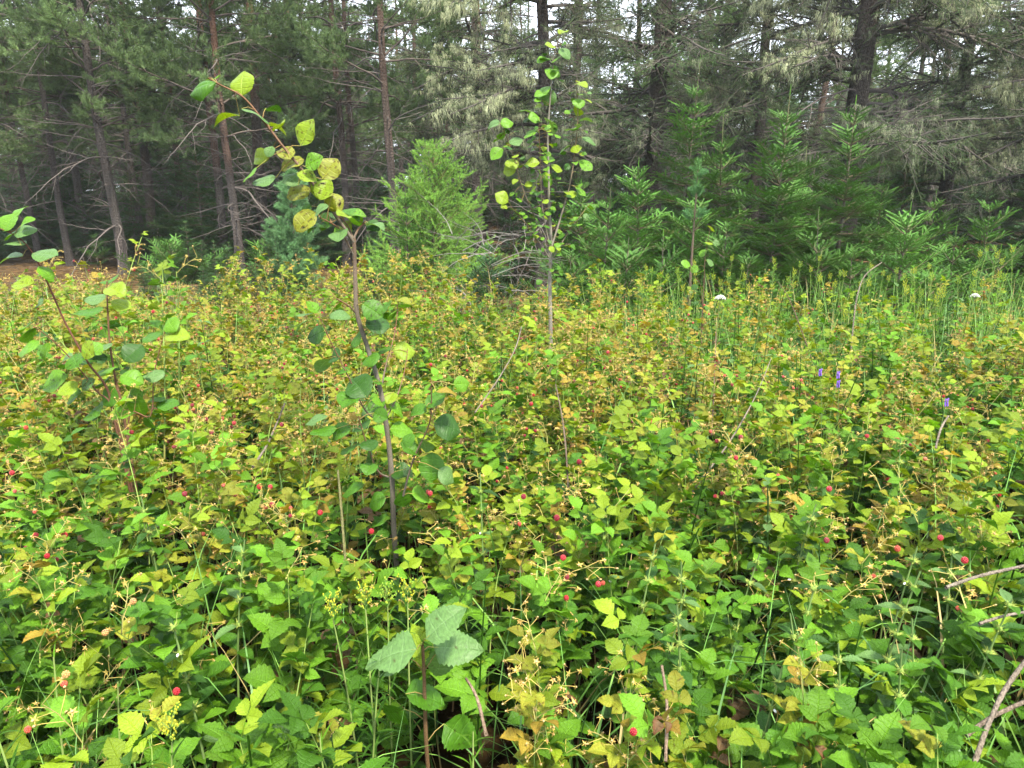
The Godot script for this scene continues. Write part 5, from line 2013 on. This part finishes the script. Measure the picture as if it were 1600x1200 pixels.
func grasses() -> void:
	R.seed = 51
	var kinds := [grass_blade(0.5, 0.007, 1.2), grass_blade(0.75, 0.008, 1.6), grass_blade(0.9, 0.006, 0.7), grass_blade(0.45, 0.010, 2.2)]
	var sets := {}
	for i in 30000:
		var d := sqrt(rf(0.7, 66.0))
		var x := rf(-1, 1) * (d * 0.8 + 2.0)
		var keep := 0.22
		if x > 0.5 + 0.05 * d and d > 4.8:
			keep = 0.9
		if d < 1.9 and x > 0.0:
			keep = 1.0
		if d < 1.9 and x < -0.4:
			keep = 0.9
		if x < -0.45 * d and d > 4.6:
			keep = 0.6
		if R.randf() > keep or d > 8.4:
			continue
		var k := R.randi() % 4
		var s := rf(0.7, 1.15)
		if k == 2 and d < 2.0:
			s *= 0.8
		var c: Color = [Color(0.12, 0.27, 0.05), Color(0.17, 0.32, 0.06), Color(0.09, 0.2, 0.05), Color(0.38, 0.30, 0.12)][R.randi() % 4 if R.randf() < 0.5 else R.randi() % 3]
		put_in(sets, k, Transform3D(Basis(Vector3.UP, rf(0, TAU)).scaled(Vector3.ONE * s), Vector3(x, gy(x, -d), -d)), c * rf(0.8, 1.2))
	# short grass of the clearing on the left and between the trees
	var short := []
	var short_c := []
	for i in 46000:
		var d := rf(7.4, 17.5)
		var x := rf(-1.0, 1.1) * d
		var dry := clampf((d - 11.0) / 4.0, 0, 1) if x < -0.5 * d else clampf((d - 14.0) / 4.0, 0, 1)
		if R.randf() < dry * 0.75:
			continue
		short.append(Transform3D(Basis(Vector3.UP, rf(0, TAU)).scaled(Vector3.ONE * rf(0.2, 0.5) * (1.0 - 0.5 * dry)), Vector3(x, gy(x, -d), -d)))
		short_c.append(Color(0.11, 0.20, 0.05).lerp(Color(0.26, 0.19, 0.08), clampf(dry * 0.6 + rf(-0.2, 0.3), 0, 1)) * rf(0.8, 1.2))
	var o := thing("grass", "thin green grass blades standing among the canes", "grass", Vector3.ZERO, "", "stuff")
	for k in sets:
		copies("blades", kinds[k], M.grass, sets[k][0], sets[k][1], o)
	var o2 := thing("clearing_grass", "short sparse grass on the brown clearing by the pines", "grass", Vector3.ZERO, "", "stuff")
	copies("blades", kinds[0], M.grass, short, short_c, o2)


func stalks() -> void:
	R.seed = 61
	var grey := Color(0.19, 0.165, 0.135)
	var brown := Color(0.14, 0.095, 0.07)
	dead_stalk("curved pale dead stalk rising above the thicket right of centre, its tip bent over", v2([1330, 545, 1334, 500, 1340, 460, 1352, 430, 1378, 410]), 4.4, 4.6, 0.0045, 0.003, grey)
	dead_stalk("thin reddish dead cane leaning left beside the curved pale stalk", v2([1268, 560, 1250, 510, 1232, 465, 1215, 440]), 4.2, 4.4, 0.0035, 0.002, brown)
	dead_stalk("dark upright dead stem under the nearer yarrow", v2([1112, 680, 1116, 600, 1119, 520]), 3.0, 4.2, 0.004, 0.003, brown)
	dead_stalk("long grey dead cane slanting through the raspberries right of centre", v2([1080, 770, 1140, 690, 1180, 620, 1205, 560]), 2.4, 3.3, 0.004, 0.002, grey)
	dead_stalk("long dead cane slanting right of the crooked aspen", v2([742, 645, 780, 590, 805, 545, 815, 510]), 3.0, 4.0, 0.0035, 0.003, grey)
	dead_stalk("thin upright dead cane in the middle of the thicket", v2([888, 765, 884, 700, 878, 650, 868, 600]), 2.3, 2.6, 0.0035, 0.0025, Color(0.12, 0.095, 0.07))
	dead_stalk("thick brown bare branch leaning at the lower right corner", v2([1515, 1215, 1545, 1130, 1575, 1070, 1612, 1020]), 1.12, 1.3, 0.005, 0.004, Color(0.17, 0.145, 0.115), "bare_branch", "branch")
	dead_stalk("thin bare branch crossing low behind the thick corner branch", v2([1510, 1150, 1550, 1120, 1612, 1092]), 1.25, 1.3, 0.005, 0.004, Color(0.16, 0.13, 0.10), "bare_branch", "branch")
	dead_stalk("grey bare branch reaching in from the right edge above the hemp nettles", v2([1478, 918, 1530, 900, 1610, 882]), 1.62, 1.7, 0.005, 0.004, grey, "bare_branch", "branch")
	dead_stalk("grey bare twig reaching in from the right edge below the longer one", v2([1530, 975, 1570, 962, 1612, 955]), 1.5, 1.55, 0.004, 0.003, grey, "bare_branch", "branch")
	dead_stalk("dark straight stem standing left of the crooked aspen's foot", v2([548, 960, 540, 880, 532, 780, 528, 735]), 1.7, 2.05, 0.004, 0.003, Color(0.12, 0.12, 0.05))
	dead_stalk("dead cane slanting across the left raspberries", v2([395, 730, 420, 690, 445, 630]), 2.4, 2.7, 0.005, 0.003, grey)
	dead_stalk("brown dead cane in the dark hollow right of the poplar shoot", v2([760, 1150, 745, 1090, 728, 1060]), 1.3, 1.4, 0.004, 0.003, Color(0.2, 0.15, 0.11))
	dead_stalk("dry brown stalk standing in the hollow before the yellow leaves", v2([1040, 1190, 1042, 1100, 1034, 1040]), 1.25, 1.45, 0.004, 0.003, Color(0.2, 0.15, 0.11))
	dead_stalk("short grey dead cane among the right-hand raspberries", v2([1462, 700, 1470, 670, 1482, 650]), 2.4, 2.5, 0.004, 0.003, grey)
